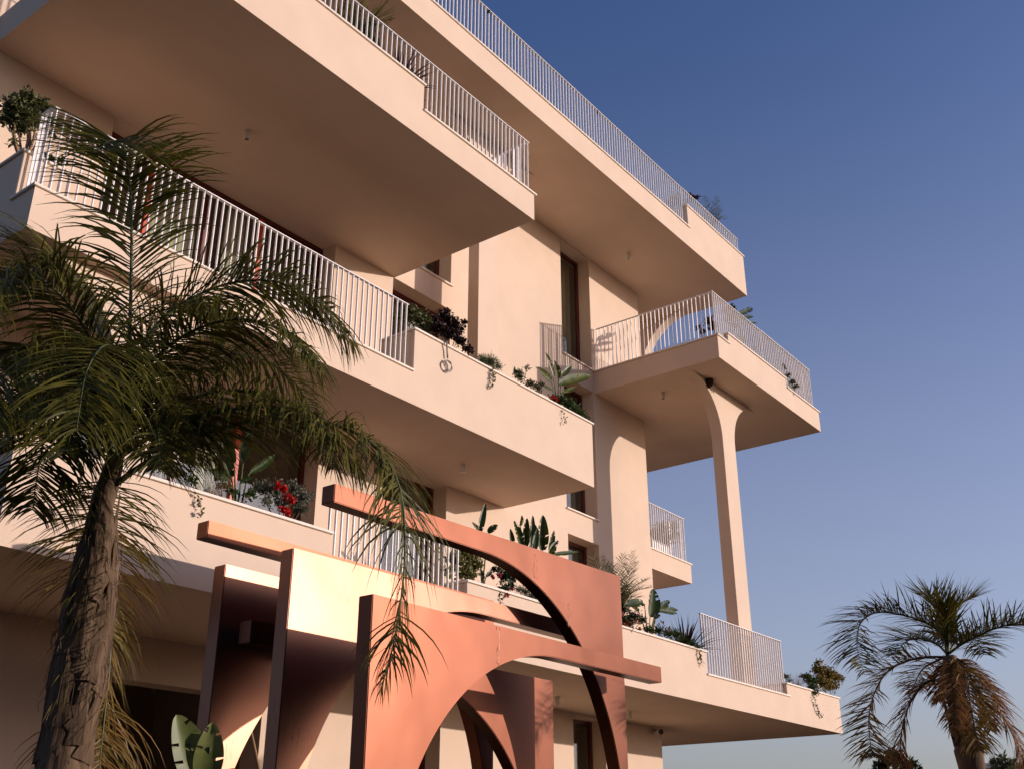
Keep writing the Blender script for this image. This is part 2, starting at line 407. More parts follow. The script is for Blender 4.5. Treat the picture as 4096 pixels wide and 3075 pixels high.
# windows and glazed doors
def window(x0, x1, z0, z1, mull=(), sill=True, curtain=None, fw=.07, lit=(), cm='curtain'):
    yf = YW + .315
    bm = NB()
    box(bm, x0, x0 + fw, yf, yf + .07, z0, z1); box(bm, x1 - fw, x1, yf, yf + .07, z0, z1)
    box(bm, x0 + fw, x1 - fw, yf, yf + .07, z1 - fw, z1); box(bm, x0 + fw, x1 - fw, yf, yf + .07, z0, z0 + fw)
    wn = bpart('window', bm, 'frame')
    xs = [x0 + fw] + list(mull) + [x1 - fw]
    for m_ in mull:
        sub('mullion', boxb(m_ - .05, m_ + .05, yf - .012, yf + .075, z0 + fw + .001, z1 - fw - .001, .004), 'frame_lit' if m_ in lit else 'frame', wn)
    for i in range(len(xs) - 1):
        a = xs[i] + (.051 if i > 0 else 0); b_ = xs[i + 1] - (.051 if i < len(xs) - 2 else 0)
        bm = NB(); box(bm, a, b_, yf + .03, yf + .036, z0 + fw, z1 - fw)
        sub('pane', bm, 'glass', wn)
    if sill: sub('window_sill', boxb(x0 - .02, x1 + .04, YW - .045, yf - .002, z0 - .004, z0 + .03, .005), 'coping', wn)
    for a, b_ in (curtain or []):
        bm = NB(); nseg = max(6, int((b_ - a) / .035)); rows = [[], []]
        for i in range(nseg + 1):
            x = a + (b_ - a) * i / nseg; y = yf + .20 + .035 * math.sin(i * 1.35) + .015 * math.sin(i * .41)
            rows[0].append(bm.verts.new((x, y, z0 + .02))); rows[1].append(bm.verts.new((x, y, z1 - .05)))
        for i in range(nseg):
            f = bm.faces.new((rows[0][i], rows[0][i + 1], rows[1][i + 1], rows[1][i])); f.smooth = True
        sub('curtain', bm, cm, wn)
    return wn
for a, b_, c, d in OP[3:]:
    if b_ - a > 4:
        window(a, b_, c + .0, d, mull=(7.40, 8.42, 9.46), sill=False, curtain=[(7.48, 8.38), (8.9, 9.3)], lit=(7.40, 9.46))
    elif b_ < 14:
        window(a, b_, c, d, sill=(c > 10 or c > 7 and c < 8), curtain=[(a + .9, b_ - .12)])
    else:
        window(a, b_, c, d, curtain=[(a + .08, b_ - .08)], cm='sheer')
a, b_, c, d = OP[2]; window(a, b_, c, d, curtain=[(a + .1, a + .75)])
a, b_, c, d = OP[1]; window(a, b_, c, d, sill=False)

# ------------------------------------------------------------------ copper sculpture
SCU = empty('copper_sculpture', (9.4, 7.9, GROUND), 'large polished copper sculpture of overlapping arch panels in front of the building', 'sculpture')
TH = .172
def arch_panel(x0, x1, topl, topr, cx, cz, r, y, mirror=False, m='copper'):
    """plate with one leg and one arm; circular cut centred (cx,cz); leg on the left unless mirror"""
    az = cz + r
    if not mirror:
        pts = [(x0, GROUND), (x0, topl), (x1, topr), (x1, az)] + arc(cx, cz, r, 90, 180, 40) + [(cx - r, GROUND)]
    else:
        pts = [(x1, GROUND), (x1, topr), (x0, topl), (x0, az)] + arc(cx, cz, r, 90, 0, 40) + [(cx + r, GROUND)]
    return part('arch_panel', prism(pts, 'y', y, y + TH, bev=.007), MT[m], SCU)
PA3 = arch_panel(6.48, 11.326, 2.076, 2.085, 9.191, -.4755, 2.378, 6.42)
PA4 = arch_panel(6.498, 11.445, 3.185, 3.28, 8.704, .398, 2.610, 7.00, mirror=True)
arch_panel(6.415, 11.20, 2.625, 2.66, 9.222, -.119, 2.595, 7.40, m='copper_bright')
arch_panel(6.463, 11.282, 2.045, 2.06, 8.629, -.557, 2.395, 7.95, mirror=True)
ar = [p for p in arc(9.14, -.232, 2.66, 180, 90, 40) if p[1] < 1.72]
part('arch_panel', prism([(6.33, GROUND), (6.33, 2.59), (11.10, 2.60), (11.10, 2.43), (9.85, 2.43), (9.55, 2.0)] + arc(8.62, 1.0, 1.0, 90, 128, 8) + ar[::-1] + [(9.14 - 2.66, GROUND)], 'y', 8.25, 8.25 + TH, bev=.007), MT['copper_bright'], SCU)  # hidden arm made deeper than an arch, invented to shade the lower left wall
arch_panel(6.225, 10.72, 3.035, 3.035, 8.17, .457, 2.408, 8.45, mirror=True)

rs = random.Random(5)
for pn, xs_, y_, za, zb_ in ((PA3, 8.20, 6.42, 1.70, 2.06), (PA4, 9.62, 7.0, 2.90, 3.17), (PA4, 10.28, 7.0, 2.45, 2.72)):
    bm = NB()
    for k in range(4):        # crumpled weld line
        x_ = xs_ + rs.uniform(-.035, .035); pp_ = [Vector((x_ + rs.uniform(-.008, .008), y_ + .003, za + (zb_ - za) * i / 12)) for i in range(13)]
        tube(bm, pp_, [max(.0015, rs.uniform(.002, .006)) for _ in pp_], 5)
    obj('weld_seam', bm, MT['copper_bright'], pn)

# ------------------------------------------------------------------ small fittings
def ray(px, py):
    """direction through a point of the 2212 x 1661 view the place was measured from"""
    k = 4096 / 2212; u = (px * k - 2048) / 4287.94; v = (py * k - 1537.5) / 4287.94
    return FWD + RIGHT * u - UP * v
def at(px, py, y):
    d = ray(px, py); return d * (y / d.y)
def atd(px, py, dist):
    d = ray(px, py); return d * (dist / math.hypot(d.x, d.y))
def mpp(p): return p.dot(FWD) / 2316.0          # metres per measuring pixel at a point

def spot(x, y, z, where):
    t = empty('ceiling_spotlight', (x, y, z), 'small cream cylindrical spotlight under ' + where, 'spotlight', 'cylinder spotlights under the balcony slabs')
    bm = lathe(NB(), [(.045, .004), (.047, .0), (.047, -.135), (.043, -.14)], 0, 0, 20); obj('housing', bm, MT['lamp'], t)
    bm = lathe(NB(), [(.034, -.1395), (.034, -.1415)], 0, 0, 16); obj('lens', bm, MT['lens'], t)
    return t
spot(7.836, 10.80, Z3, 'the large upper left balcony above the white railing')
spot(13.20, 11.10, Z2, 'the planted middle balcony, left of its right-hand corner')
spot(19.835, 10.807, Z3 - .008, 'the free-standing right-hand balcony, left of its column')
spot(18.225, 11.074, Z1, 'the lowest slab, right beside the copper sculpture')
spot(19.242, 11.175, Z4, 'the topmost slab on the right')
spot(15.774, 11.038, Z1, 'the lowest slab, half hidden behind the copper sculpture')

t = empty('security_camera', (20.80, 12.045, 2.47), 'black-faced bullet security camera on the wall under the lowest slab', 'camera')
bm = NB(); tube(bm, [(0, 0, .06), (0, -.03, .06)], .055, 16); obj('base', bm, MT['white'], t)
bm = NB(); tube(bm, [(0, -.03, .06), (-.03, -.08, .045)], .02, 10); obj('arm', bm, MT['white'], t)
bm = NB(); tube(bm, [(-.03, -.06, .05), (-.11, -.22, .01)], .045, 18); cb = obj('body', bm, MT['white'], t)
bm = NB(); tube(bm, [(-.108, -.215, .0112), (-.122, -.243, .004)], .052, 18); obj('face', bm, MT['black'], t)

t = empty('bird_nest', (19.83, 9.66, Z3 - .012), 'dark mud bird nest stuck under the right-hand balcony at its column', 'nest')
MT['mud'] = mat('dried_mud', (0.035, 0.022, 0.014), rough=1, spec=0.1, vary=.35, vscale=40, bump=.9, bscale=60)
bm = NB(); random.seed(4); prof = [(.105, .0), (.112, -.03), (.105, -.075), (.085, -.12), (.055, -.16), (.02, -.185)]
lathe(bm, prof, 0, -.02, 14)
for v in bm.verts:
    v.co += Vector((random.uniform(-1, 1), random.uniform(-1, 1), random.uniform(-1, .4))) * .007
    v.co.y = min(v.co.y, .003)
obj('mud_cup', bm, MT['mud'], t, smooth=True)
bm = NB()
for i in range(26):
    x = .05 + abs(random.gauss(0, .16)); z = -.17 - random.uniform(0, .045) + .02 * math.sin(i); r_ = random.uniform(.004, .011)
    box(bm, x, x + r_ * 2, .0005, .0045, z, z + r_ * random.uniform(.7, 1.6))
obj('mud_splashes', bm, MT['mud'], t)

def rail_clip(x, nth):
    t = empty('rail_clip', (x, 9.935, 14.80), 'small dark round fitting under the roof rail, %s of the two' % nth, 'fitting', 'dark fittings under the roof rail')
    bm = lathe(NB(), [(.012, .03), (.034, .018), (.04, -.01), (.028, -.035), (.01, -.042)], 0, 0, 12); obj('knob', bm, MT['black'], t)
    bm = boxb(-.01, .01, -.03, .03, .024, .029); obj('strap', bm, MT['black'], t)
rail_clip(at(1056, 20, 9.935).x, 'left'); rail_clip(at(1289, 237, 9.935).x, 'right')

MT['hose'] = mat('grey_hose', (0.26, 0.22, 0.19), rough=.5)
p0 = at(963, 741, 9.955); p1 = at(967, 774, 9.955); pc = at(967, 791, 9.955)
t = empty('hose', p0, 'thin grey hose hanging in coils from the middle balcony planter', 'hose')
bm = NB(); tube(bm, [p0 + Vector((0, .12, .03)), p0 + Vector((0, -.02, .02)), p0.lerp(p1, .5) + Vector((.01, 0, 0)), p1], .014, 8); part('hose_drop', bm, MT['hose'], t)
bm = NB(); rr_ = 12.5 * mpp(pc)
for k in range(4):
    a0 = k * 1.7; rk = rr_ * (1 - .06 * k); off = Vector((.012 * math.sin(k * 2), -.008 * k, .012 * math.cos(k * 2.3)))
    tube(bm, [pc + off + Vector((rk * math.sin(a0 + 2 * math.pi * i / 36), .006 * math.sin(i * .5), rk * math.cos(a0 + 2 * math.pi * i / 36))) for i in range(37)], .0062, 6)
part('coil', bm, MT['hose'], t)

# ------------------------------------------------------------------ plants: materials
def leafm(name, c, c2=None, rough=.5, tr=.22, vs=14, spec=.3): return mat(name, c, rough=rough, spec=spec, col2=c2, vary=.25, vscale=vs, transl=tr, detail=2)
LM = dict(
    palm=leafm('palm_leaf', (.028, .034, .005), (.15, .13, .018), rough=.5, tr=.3, vs=5, spec=.2),
    palmtip=leafm('palm_leaf_old', (.14, .10, .02), (.27, .145, .035), tr=.3, vs=6),
    palmdead=leafm('palm_leaf_dead', (.15, .065, .022), (.32, .15, .045), rough=.7, tr=.25, vs=7),
    palm2=leafm('palm_leaf_olive', (.042, .056, .010), (.17, .125, .02), tr=.28, vs=4),
    banana=leafm('leaf_banana', (.10, .13, .035), (.20, .22, .07), rough=.42, tr=.3, vs=9, spec=.3),
    olive2=leafm('leaf_soft_green', (.045, .062, .012), (.12, .125, .03)),
    green=leafm('leaf_green', (.030, .060, .014), (.07, .11, .025)),
    dark=leafm('leaf_dark_green', (.012, .026, .008), (.035, .055, .014), tr=.12),
    olive=leafm('leaf_olive', (.06, .075, .025), (.13, .13, .05)),
    grey=leafm('leaf_grey_green', (.10, .11, .07), (.20, .20, .14), rough=.7),
    burg=leafm('leaf_burgundy', (.016, .007, .008), (.05, .016, .016), tr=.1),
    phor=leafm('leaf_bronze', (.030, .013, .012), (.085, .035, .025), tr=.12),
    varieg=leafm('leaf_variegated', (.05, .065, .015), (.30, .26, .08), vs=30),
    gold=leafm('leaf_golden', (.10, .09, .02), (.30, .20, .04), vs=10),
    strel=leafm('leaf_paddle', (.014, .030, .005), (.050, .072, .012), rough=.40, tr=.25, vs=5, spec=.25),
    strelb=leafm('leaf_paddle_bright', (.035, .055, .009), (.105, .12, .022), rough=.38, tr=.28, vs=7, spec=.3),
    straw=leafm('grass_straw', (.16, .085, .045), (.26, .15, .09), rough=.8),
    red=mat('petal_red', (.55, .012, .012), rough=.6, transl=.25, vary=.2), pink=mat('petal_pink', (.42, .03, .08), rough=.6, transl=.25, vary=.2),
    white=mat('petal_white', (.75, .68, .58), rough=.6, transl=.2), rust=leafm('petal_rust', (.20, .03, .012), (.36, .08, .02)),
    stem=mat('plant_stem', (.09, .055, .03), rough=.85, vary=.2, vscale=20), gstem=mat('green_stem', (.06, .075, .02), rough=.6, vary=.2, vscale=10),
    bark=mat('pale_bark', (.22, .13, .07), rough=.9, vary=.2, vscale=15, bump=.3, bscale=40))

# ------------------------------------------------------------------ plants: builders
UPV = Vector((0, 0, 1))
def rv(rng): 
    while True:
        v = Vector((rng.uniform(-1, 1), rng.uniform(-1, 1), rng.uniform(-1, 1)))
        if .05 < v.length < 1: return v.normalized()
def leaf(bm, p, d, L, w, rng, curl=.25, mi=0):
    d = d.normalized(); s = d.cross(rv(rng))
    if s.length < .05: s = d.orthogonal()
    s.normalize(); n = s.cross(d)
    b = bm.verts.new(p); t_ = bm.verts.new(p + d * L - n * (L * curl))
    m = p + d * (L * .48) - n * (L * curl * .2)
    l_ = bm.verts.new(m + s * (w / 2) + n * (w * .22)); r_ = bm.verts.new(m - s * (w / 2) + n * (w * .22))
    c_ = bm.verts.new(m)
    for q in ((b, c_, l_), (c_, t_, l_), (b, r_, c_), (c_, r_, t_)):
        f = bm.faces.new(q); f.material_index = mi
def foliage(bm, blobs, dens, L, w, rng, curl=.25, jit=.6):
    """shoots with alternating leaves filling each blob (centre, radius)"""
    for c, r in blobs:
        ns = max(10, int(dens * 4.2 * (r / .15) ** 2))
        for k in range(ns):
            d = rv(rng); d.z = abs(d.z) * .8 + d.z * .2 if rng.random() < .7 else d.z
            a = c + rv(rng) * (r * .35 * rng.random()); e = c + d * (r * rng.uniform(.65, 1.18))
            sd = (e - a); m = max(3, int(sd.length / (L * .42)))
            for j in range(m):
                tt = (j + .6) / m
                p = a.lerp(e, tt) + rv(rng) * (L * .12)
                leaf(bm, p, sd.normalized() * (1 - jit) + rv(rng) * jit + Vector((0, 0, .1)), L * rng.uniform(.65, 1.2), w * rng.uniform(.7, 1.2), rng, curl)
def stems(bm, base, blobs, rad, rng):
    for c, r in blobs:
        m = base.lerp(c, .5) + rv(rng) * (r * .25)
        tube(bm, [base + rv(rng) * rad, m, c], [rad, rad * .75, rad * .45], 5)
def BL(*items): 
    out = []
    for px, py, y, rp in items:
        c = at(px, py, y); out.append((c, rp * mpp(c)))
    return out
SEED = [10]
def rng_(): SEED[0] += 1; return random.Random(SEED[0])
def shrub(name, label, blobs, soil_z, m, L=.05, w=.028, dens=26, stem_r=.008, base=None, flowers=None, curl=.25, cat='shrub', stemm='stem', jit=.6):
    rng = rng_(); B_ = [(c, r * 1.36) for c, r in BL(*blobs)]
    if base is None:
        base = sum((c for c, r in B_), Vector()) / len(B_)
        base.y = max(base.y, min(c.y for c, r in B_) + .05)
    base = Vector((base.x, base.y, soil_z))
    t = empty(name, base, label, cat)
    bm = NB(); stems(bm, base, B_, stem_r, rng); part('stem', bm, LM[stemm], t)
    bm = NB(); foliage(bm, B_, dens, L, w, rng, curl, jit); part('foliage', bm, LM[m], t)
    for fm, fb, n_, fs in (flowers or []):
        F = BL(*fb); bm = NB()
        for c, r in F:
            for k in range(n_):
                p = c + rv(rng) * (r * rng.random() ** .4)
                for q in range(5): leaf(bm, p, rv(rng) + Vector((0, -.4, .2)), fs, fs * .8, rng, .1)
        part('flowers', bm, LM[fm], t, kind='stuff')
    return t
def vine(par, pts, y, m, rng, L=.04, n=30, rad=.0025, wob=.03):
    P = [at(px, py, y + dy) for px, py, dy in pts]; bm = NB(); path = smooth(P, 24)
    tube(bm, path, rad, 4)
    for k in range(n):
        p = path[min(len(path) - 1, int(len(path) * rng.random() ** .8))] + rv(rng) * wob * rng.random()
        leaf(bm, p, rv(rng) + Vector((0, -.2, -.5)), L * rng.uniform(.6, 1.2), L * .6, rng, .2)
    return part('trailing_shoot', bm, LM[m], par)
def smooth(P, n):
    """Catmull-Rom through P, n samples"""
    P = [Vector(p) for p in P]; Q = [P[0] * 2 - P[1]] + P + [P[-1] * 2 - P[-2]]; out = []; seg = len(P) - 1
    for i in range(n + 1):
        u = i / n * seg; k = min(int(u), seg - 1); f = u - k
        a, b_, c, d = Q[k], Q[k + 1], Q[k + 2], Q[k + 3]
        out.append(.5 * ((2 * b_) + (c - a) * f + (2 * a - 5 * b_ + 4 * c - d) * f * f + (3 * b_ - a - 3 * c + d) * f ** 3))
    return out
def tuft(name, label, base, n_, h, spread, m, w=.006, cat='grass', droop=1.0, seed=None):
    rng = rng_(); t = empty(name, base, label, cat); bm = NB()
    for k in range(n_):
        a = rng.uniform(0, 2 * math.pi); tilt = rng.random() ** .7 * spread; L = h * rng.uniform(.55, 1.08)
        d = Vector((math.cos(a) * math.sin(tilt), math.sin(a) * math.sin(tilt), math.cos(tilt)))
        p = Vector(base) + Vector((math.cos(a), math.sin(a), 0)) * (.05 * rng.random())
        s = d.cross(UPV); s = s.normalized() if s.length > .01 else Vector((1, 0, 0))
        ns = 6; prev = None
        for j in range(ns + 1):
            ww = w * (1 - (j / ns) ** 2 * .95) * (.6 + .4 * min(1, j))
            cur = (bm.verts.new(p - s * ww / 2), bm.verts.new(p + s * ww / 2 + Vector((0, 0, ww * .2))))
            if prev: bm.faces.new((prev[0], prev[1], cur[1], cur[0]))
            prev = cur; p = p + d * (L / ns); d = (d + Vector((0, 0, -.10 * droop * (j / ns) * (.4 + tilt)))).normalized()
            d = (d + rv(rng) * .03).normalized()
    part('blades', bm, LM[m], t)
    return t
def paddle(bm, p0, p1, width, rng, fold=.35, curl=.12, torn=.25, nrm=None):
    """broad paddle blade from p0 to p1"""
    ax = p1 - p0; L = ax.length; d = ax.normalized()
    n_ = nrm if nrm is not None else Vector((-.3, -.7, .4))
    s = d.cross(n_); s = s.normalized() if s.length > .1 else d.orthogonal().normalized(); n_ = s.cross(d)
    R_ = 22; mid = []; bend = rng.uniform(-.5, 1) * curl
    side = rng.uniform(-.10, .10)
    for i in range(R_ + 1):
        t_ = i / R_
        mid.append(p0 + d * (L * t_) - n_ * (L * bend * t_ * t_) + s * (L * side * t_ * t_))
    prof = lambda t_: (math.sin(math.pi * min(1, (t_ * .96 + .04)) ** .72)) ** .62
    mv = [bm.verts.new(q) for q in mid]
    for sg in (-1, 1):
        fo = fold * rng.uniform(.6, 1.3); cut = {i for i in range(3, R_ - 1) if rng.random() < torn * .35}; shift = 0
        prev = None
        for i in range(R_ + 1):
            wv = width / 2 * prof(i / R_)
            if i in cut: shift += rng.uniform(-.12, .12); shift = max(-.2, min(.25, shift))
            e = mid[i] + s * sg * wv * math.cos(fo) + n_ * wv * (math.sin(fo) + shift) + d * (wv * .22)
            h_v = mid[i] + s * sg * wv * .5 * math.cos(fo * .8) + n_ * wv * .5 * math.sin(fo * .8) + d * (wv * .08)
            cur = (mv[i], bm.verts.new(h_v), bm.verts.new(e))
            if prev:
                f = bm.faces.new((prev[0], prev[1], cur[1], cur[0]) if sg > 0 else (prev[0], cur[0], cur[1], prev[1])); f.smooth = True
                if i in cut:
                    pe = bm.verts.new(prev[2].co.lerp(cur[2].co, .45))
                    bm.faces.new((prev[1], prev[2], pe) if sg > 0 else (prev[1], pe, prev[2]))
                else:
                    f = bm.faces.new((prev[1], prev[2], cur[2], cur[1]) if sg > 0 else (prev[1], cur[1], cur[2], prev[2])); f.smooth = True
            prev = cur
def paddle_plant(name, label, base, leaves, m='strel', stalk_r=.012, cat='plant', torn=.5):
    """leaves: (stalk-top px, py, tip px, py, y, width px)"""
    rng = rng_(); base = Vector(base); t = empty(name, base, label, cat)
    for ax, ay, bx, by, y, wp in leaves:
        a = at(ax, ay, y); b_ = at(bx, by, y + rng.uniform(-.12, .06)); bm = NB()
        paddle(bm, a, b_, wp * 1.15 * mpp(a), rng, fold=.55, torn=torn, nrm=Vector((-.55 + rng.uniform(-.45, .45), -.75, rng.uniform(-.2, .4))))
        lf = part('leaf', bm, LM[m], t)
        bm = NB(); tube(bm, smooth([base + rv(rng) * .03, base.lerp(a, .55) + Vector((0, 0, .03)), a, a.lerp(b_, .5)], 8), [stalk_r] * 4 + [stalk_r * .7] * 2 + [stalk_r * .4] * 3, 5)
        obj('stalk', bm, LM['gstem'], lf)
    return t
def frond(path, n_, ll, rng, wid=.018, droop=.5, ang=55, lift=.25, plum=.35, t0=.12, rad=.012, prof=None, nseg=5):
    """leaflet mesh and rachis mesh of one feather leaf along path (list of points)"""
    N = 40; P = smooth(path, N); bm = NB()
    for i in range(n_):
        u = t0 + (1 - t0) * (i + rng.random() * .6) / n_
        k = min(int(u * N), N - 1); f = u * N - k; p = P[k].lerp(P[k + 1], f); T = (P[min(k + 1, N)] - P[max(k - 1, 0)]).normalized()
        sd = T.cross(UPV); sd = sd.normalized() if sd.length > .15 else T.orthogonal().normalized()
        nn = sd.cross(T)
        q = (u - t0) / (1 - t0); L0 = ll * ((prof(q)) if prof else (.45 + .75 * math.sin(math.pi * min(1, q * .85 + .12))) * (1.0 if q < .85 else 1 - (q - .85) * 3.2))
        for s in (-1, 1):
            a = R(ang + rng.uniform(-14, 14)); L = L0 * rng.uniform(.75, 1.12)
            d = (sd * s * math.sin(a) + T * math.cos(a) + nn * (lift + rng.uniform(-plum, plum))).normalized()
            w = wid * rng.uniform(.75, 1.15); pp = p.copy(); prev = None
            wv = d.cross(nn + rv(rng) * .5); wv = wv.normalized() if wv.length > .1 else T
            for j in range(nseg + 1):
                ww = w * (.55 + .45 * min(1, j * .9)) * (1 - (j / nseg) ** 3 * .93)
                cur = (bm.verts.new(pp - wv * ww / 2), bm.verts.new(pp + wv * ww / 2))
                if prev: bm.faces.new((prev[0], prev[1], cur[1], cur[0]))
                prev = cur; pp = pp + d * (L / nseg)
                d = (d + Vector((0, 0, -1)) * (droop * (.15 + .6 * j / nseg)) + rv(rng) * .05).normalized()
                wv = (wv - d * wv.dot(d)); wv = wv.normalized() if wv.length > .1 else d.orthogonal().normalized()
    rb = NB(); tube(rb, P, [rad * (1.3 - 1.15 * i / N) for i in range(N + 1)], 6)
    return bm, rb

# ------------------------------------------------------------------ near palm
rng = random.Random(71)
PX, PY_ = 3.722, 6.163
PALM = empty('feather_palm', (PX, PY_, GROUND), 'feather palm with ragged trunk and drooping fronds in the left foreground', 'palm tree')
MT['trunk'] = mat('palm_trunk', (.075, .048, .030), rough=.95, spec=.15, col2=(.20, .135, .085), vary=.3, vscale=7, bump=.9, bscale=22, stretch=(1, 1, .22))
MT['boot'] = mat('old_leaf_base', (.075, .045, .026), rough=.95, spec=.15, col2=(.30, .20, .13), vary=.3, vscale=11, bump=1.0, bscale=45, stretch=(1, 1, .10), detail=8)
bm = NB(); K = 46; pts = []; rd = []
for i in range(K + 1):
    z = GROUND + (2.45 - GROUND) * i / K
    pts.append(Vector((PX + .012 * math.sin(i * .7), PY_ + .012 * math.cos(i * .9), z)))
    r_ = .165 - .035 * i / K + .008 * math.sin(i * 1.9)
    if z > 1.55: r_ = max(.062, r_ - (z - 1.55) * .10)
    rd.append(r_)
tube(bm, pts, rd, 16)
for v in bm.verts: v.co += Vector((rng.uniform(-1, 1), rng.uniform(-1, 1), 0)) * .010
part('trunk', bm, MT['trunk'], PALM)
# old leaf bases that clasp the trunk
for i in range(30):
    a = -2.3 + rng.uniform(-1.6, 1.6); z0 = -.6 + 2.3 * (i / 30) + rng.uniform(-.12, .12); hgt = rng.uniform(.5, 1.15); z1 = min(z0 + hgt, 2.2)
    bm = NB(); rows = []; tw = rng.uniform(-.25, .25); bend = rng.uniform(0, .055) if i % 4 == 0 else rng.uniform(0, .015); nr = 14; wob = [rng.uniform(-.02, .02) for _ in range(nr)]
    for j in range(nr):
        f = j / (nr - 1); z = z0 + (z1 - z0) * f; rr_ = .163 + .006 * math.sin(j * 1.3 + i) - .035 * f + bend * f ** 3 + rng.uniform(-.003, .003)
        if z > 1.55: rr_ -= (z - 1.55) * .09
        wa = (.58 * (1 - f) ** .8 + .07) * (1 + .25 * math.sin(j * 2.1 + i)) * (1 if j < nr - 1 else .3)
        rows.append([bm.verts.new((PX + (rr_ + .010 * (1 - abs(k - 2) / 2)) * math.cos(a + wa * (k - 2) / 2 + tw * f + wob[j]), PY_ + (rr_ + .010 * (1 - abs(k - 2) / 2)) * math.sin(a + wa * (k - 2) / 2 + tw * f + wob[j]), z + rng.uniform(-.025, .025))) for k in range(5)])
    for j in range(nr - 1):
        for k in range(4): bm.faces.new((rows[j][k], rows[j][k + 1], rows[j + 1][k + 1], rows[j + 1][k]))
    bmesh.ops.solidify(bm, geom=bm.faces[:], thickness=.007)
    part('leaf_base', bm, MT['boot'], PALM)
# frayed fibre round the neck
bm = NB()
for k in range(150):
    a = rng.uniform(0, 6.28); z = rng.uniform(.9, 2.0); rr_ = .15 - max(0, z - 1.5) * .1
    p = Vector((PX + rr_ * math.cos(a), PY_ + rr_ * math.sin(a), z)); o_ = Vector((math.cos(a), math.sin(a), 0))
    tube(bm, [p, p + o_ * rng.uniform(.01, .05) + Vector((0, 0, rng.uniform(-.08, .05))), p + o_ * rng.uniform(.0, .06) + Vector((0, 0, -rng.uniform(.05, .22)))], .002, 3, cap=False)
part('fibre', bm, MT['boot'], PALM, kind='stuff')
def palm_frond(pts, n_, ll, m='palm', **k):
    path = [atd(px, py, d) for px, py, d in pts]; k.setdefault('lift', .0); k.setdefault('plum', .28)
    lb, rb = frond(path, n_, ll, rng, **k)
    fr = part('frond', lb, LM[m], PALM); obj('rachis', rb, LM['gstem'] if m != 'palmdead' else LM['stem'], fr)
D0 = 7.2
palm_frond([(262, 960, 7.2), (278, 760, 7.2), (284, 560, 7.1), (282, 420, 6.95), (268, 325, 6.6), (240, 305, 6.2), (205, 330, 5.9)], 141, 0.62, droop=0.51, wid=0.0154, t0=.2, lift=.1)
palm_frond([(268, 930, 7.2), (285, 800, 7.15), (350, 690, 7.1), (470, 620, 7.0), (590, 608, 6.9), (690, 655, 6.8), (765, 745, 6.75)], 162, 0.62, droop=0.75, wid=0.0154, t0=.15)
palm_frond([(250, 1045, 7.15), (310, 1002, 7.1), (400, 952, 6.9), (560, 905, 6.6), (700, 912, 6.35), (800, 955, 6.2), (862, 1050, 6.1), (874, 1210, 6.05), (852, 1380, 6.0), (822, 1490, 6.0)], 256, 0.54, droop=0.83, wid=0.0133, t0=.1, rad=.016)
palm_frond([(258, 960, 7.2), (225, 800, 7.1), (150, 660, 6.9), (60, 590, 6.7), (-40, 620, 6.5), (-110, 730, 6.4)], 155, 0.62, droop=0.75, wid=0.0154)
palm_frond([(255, 970, 7.2), (205, 850, 7.0), (130, 770, 6.7), (50, 750, 6.5), (-25, 810, 6.3), (-70, 930, 6.2)], 155, 0.60, droop=0.75, wid=0.0154)
palm_frond([(250, 985, 7.2), (215, 900, 7.0), (160, 860, 6.8), (110, 900, 6.6), (85, 1000, 6.5), (70, 1100, 6.45)], 141, 0.53, droop=0.68, wid=0.0126)
palm_frond([(258, 970, 7.2), (265, 840, 7.0), (250, 760, 6.6), (220, 750, 6.1), (185, 810, 5.8), (165, 930, 5.7)], 141, 0.55, droop=0.75, wid=0.0126)
palm_frond([(262, 965, 7.25), (330, 850, 7.4), (430, 780, 7.55), (550, 770, 7.7), (640, 830, 7.8), (690, 930, 7.85)], 148, 0.58, droop=0.75, wid=0.0126)
palm_frond([(262, 985, 7.2), (340, 900, 7.0), (450, 850, 6.7), (570, 850, 6.45), (670, 910, 6.3), (725, 1010, 6.2)], 141, 0.53, droop=0.75, wid=0.0126)
palm_frond([(256, 960, 7.25), (235, 800, 7.4), (190, 650, 7.6), (120, 560, 7.8), (40, 560, 7.9), (-30, 640, 8.0)], 135, 0.58, droop=0.68, wid=0.0126)
palm_frond([(260, 955, 7.25), (300, 800, 7.45), (350, 690, 7.7), (410, 650, 7.9), (470, 690, 8.0), (510, 790, 8.1)], 128, 0.58, droop=0.68, wid=0.0126)
palm_frond([(256, 975, 7.2), (240, 870, 6.9), (205, 830, 6.5), (165, 880, 6.2), (145, 980, 6.1)], 128, 0.53, droop=0.75, wid=0.0126)
palm_frond([(262, 975, 7.2), (300, 880, 6.9), (350, 850, 6.6), (400, 890, 6.4), (425, 980, 6.3)], 128, 0.50, droop=0.75, wid=0.0126)
palm_frond([(240, 1030, 7.25), (222, 1120, 7.45), (205, 1230, 7.5), (190, 1340, 7.48), (178, 1450, 7.45), (168, 1560, 7.42)], 128, 0.62, m='palm', droop=0.63, wid=0.0105, ang=75, t0=.02, lift=.2, plum=.3)
palm_frond([(235, 1080, 7.3), (212, 1220, 7.55), (190, 1380, 7.55), (172, 1520, 7.5), (158, 1640, 7.45)], 114, 0.58, m='palmtip', droop=0.83, wid=0.0091, ang=70, t0=.05, lift=.15, plum=.35)
palm_frond([(225, 1130, 7.1), (240, 1300, 7.35), (235, 1450, 7.4), (222, 1580, 7.35), (212, 1690, 7.3)], 81, 0.45, m='palmtip', droop=0.90, wid=0.0084, ang=55, t0=.2)

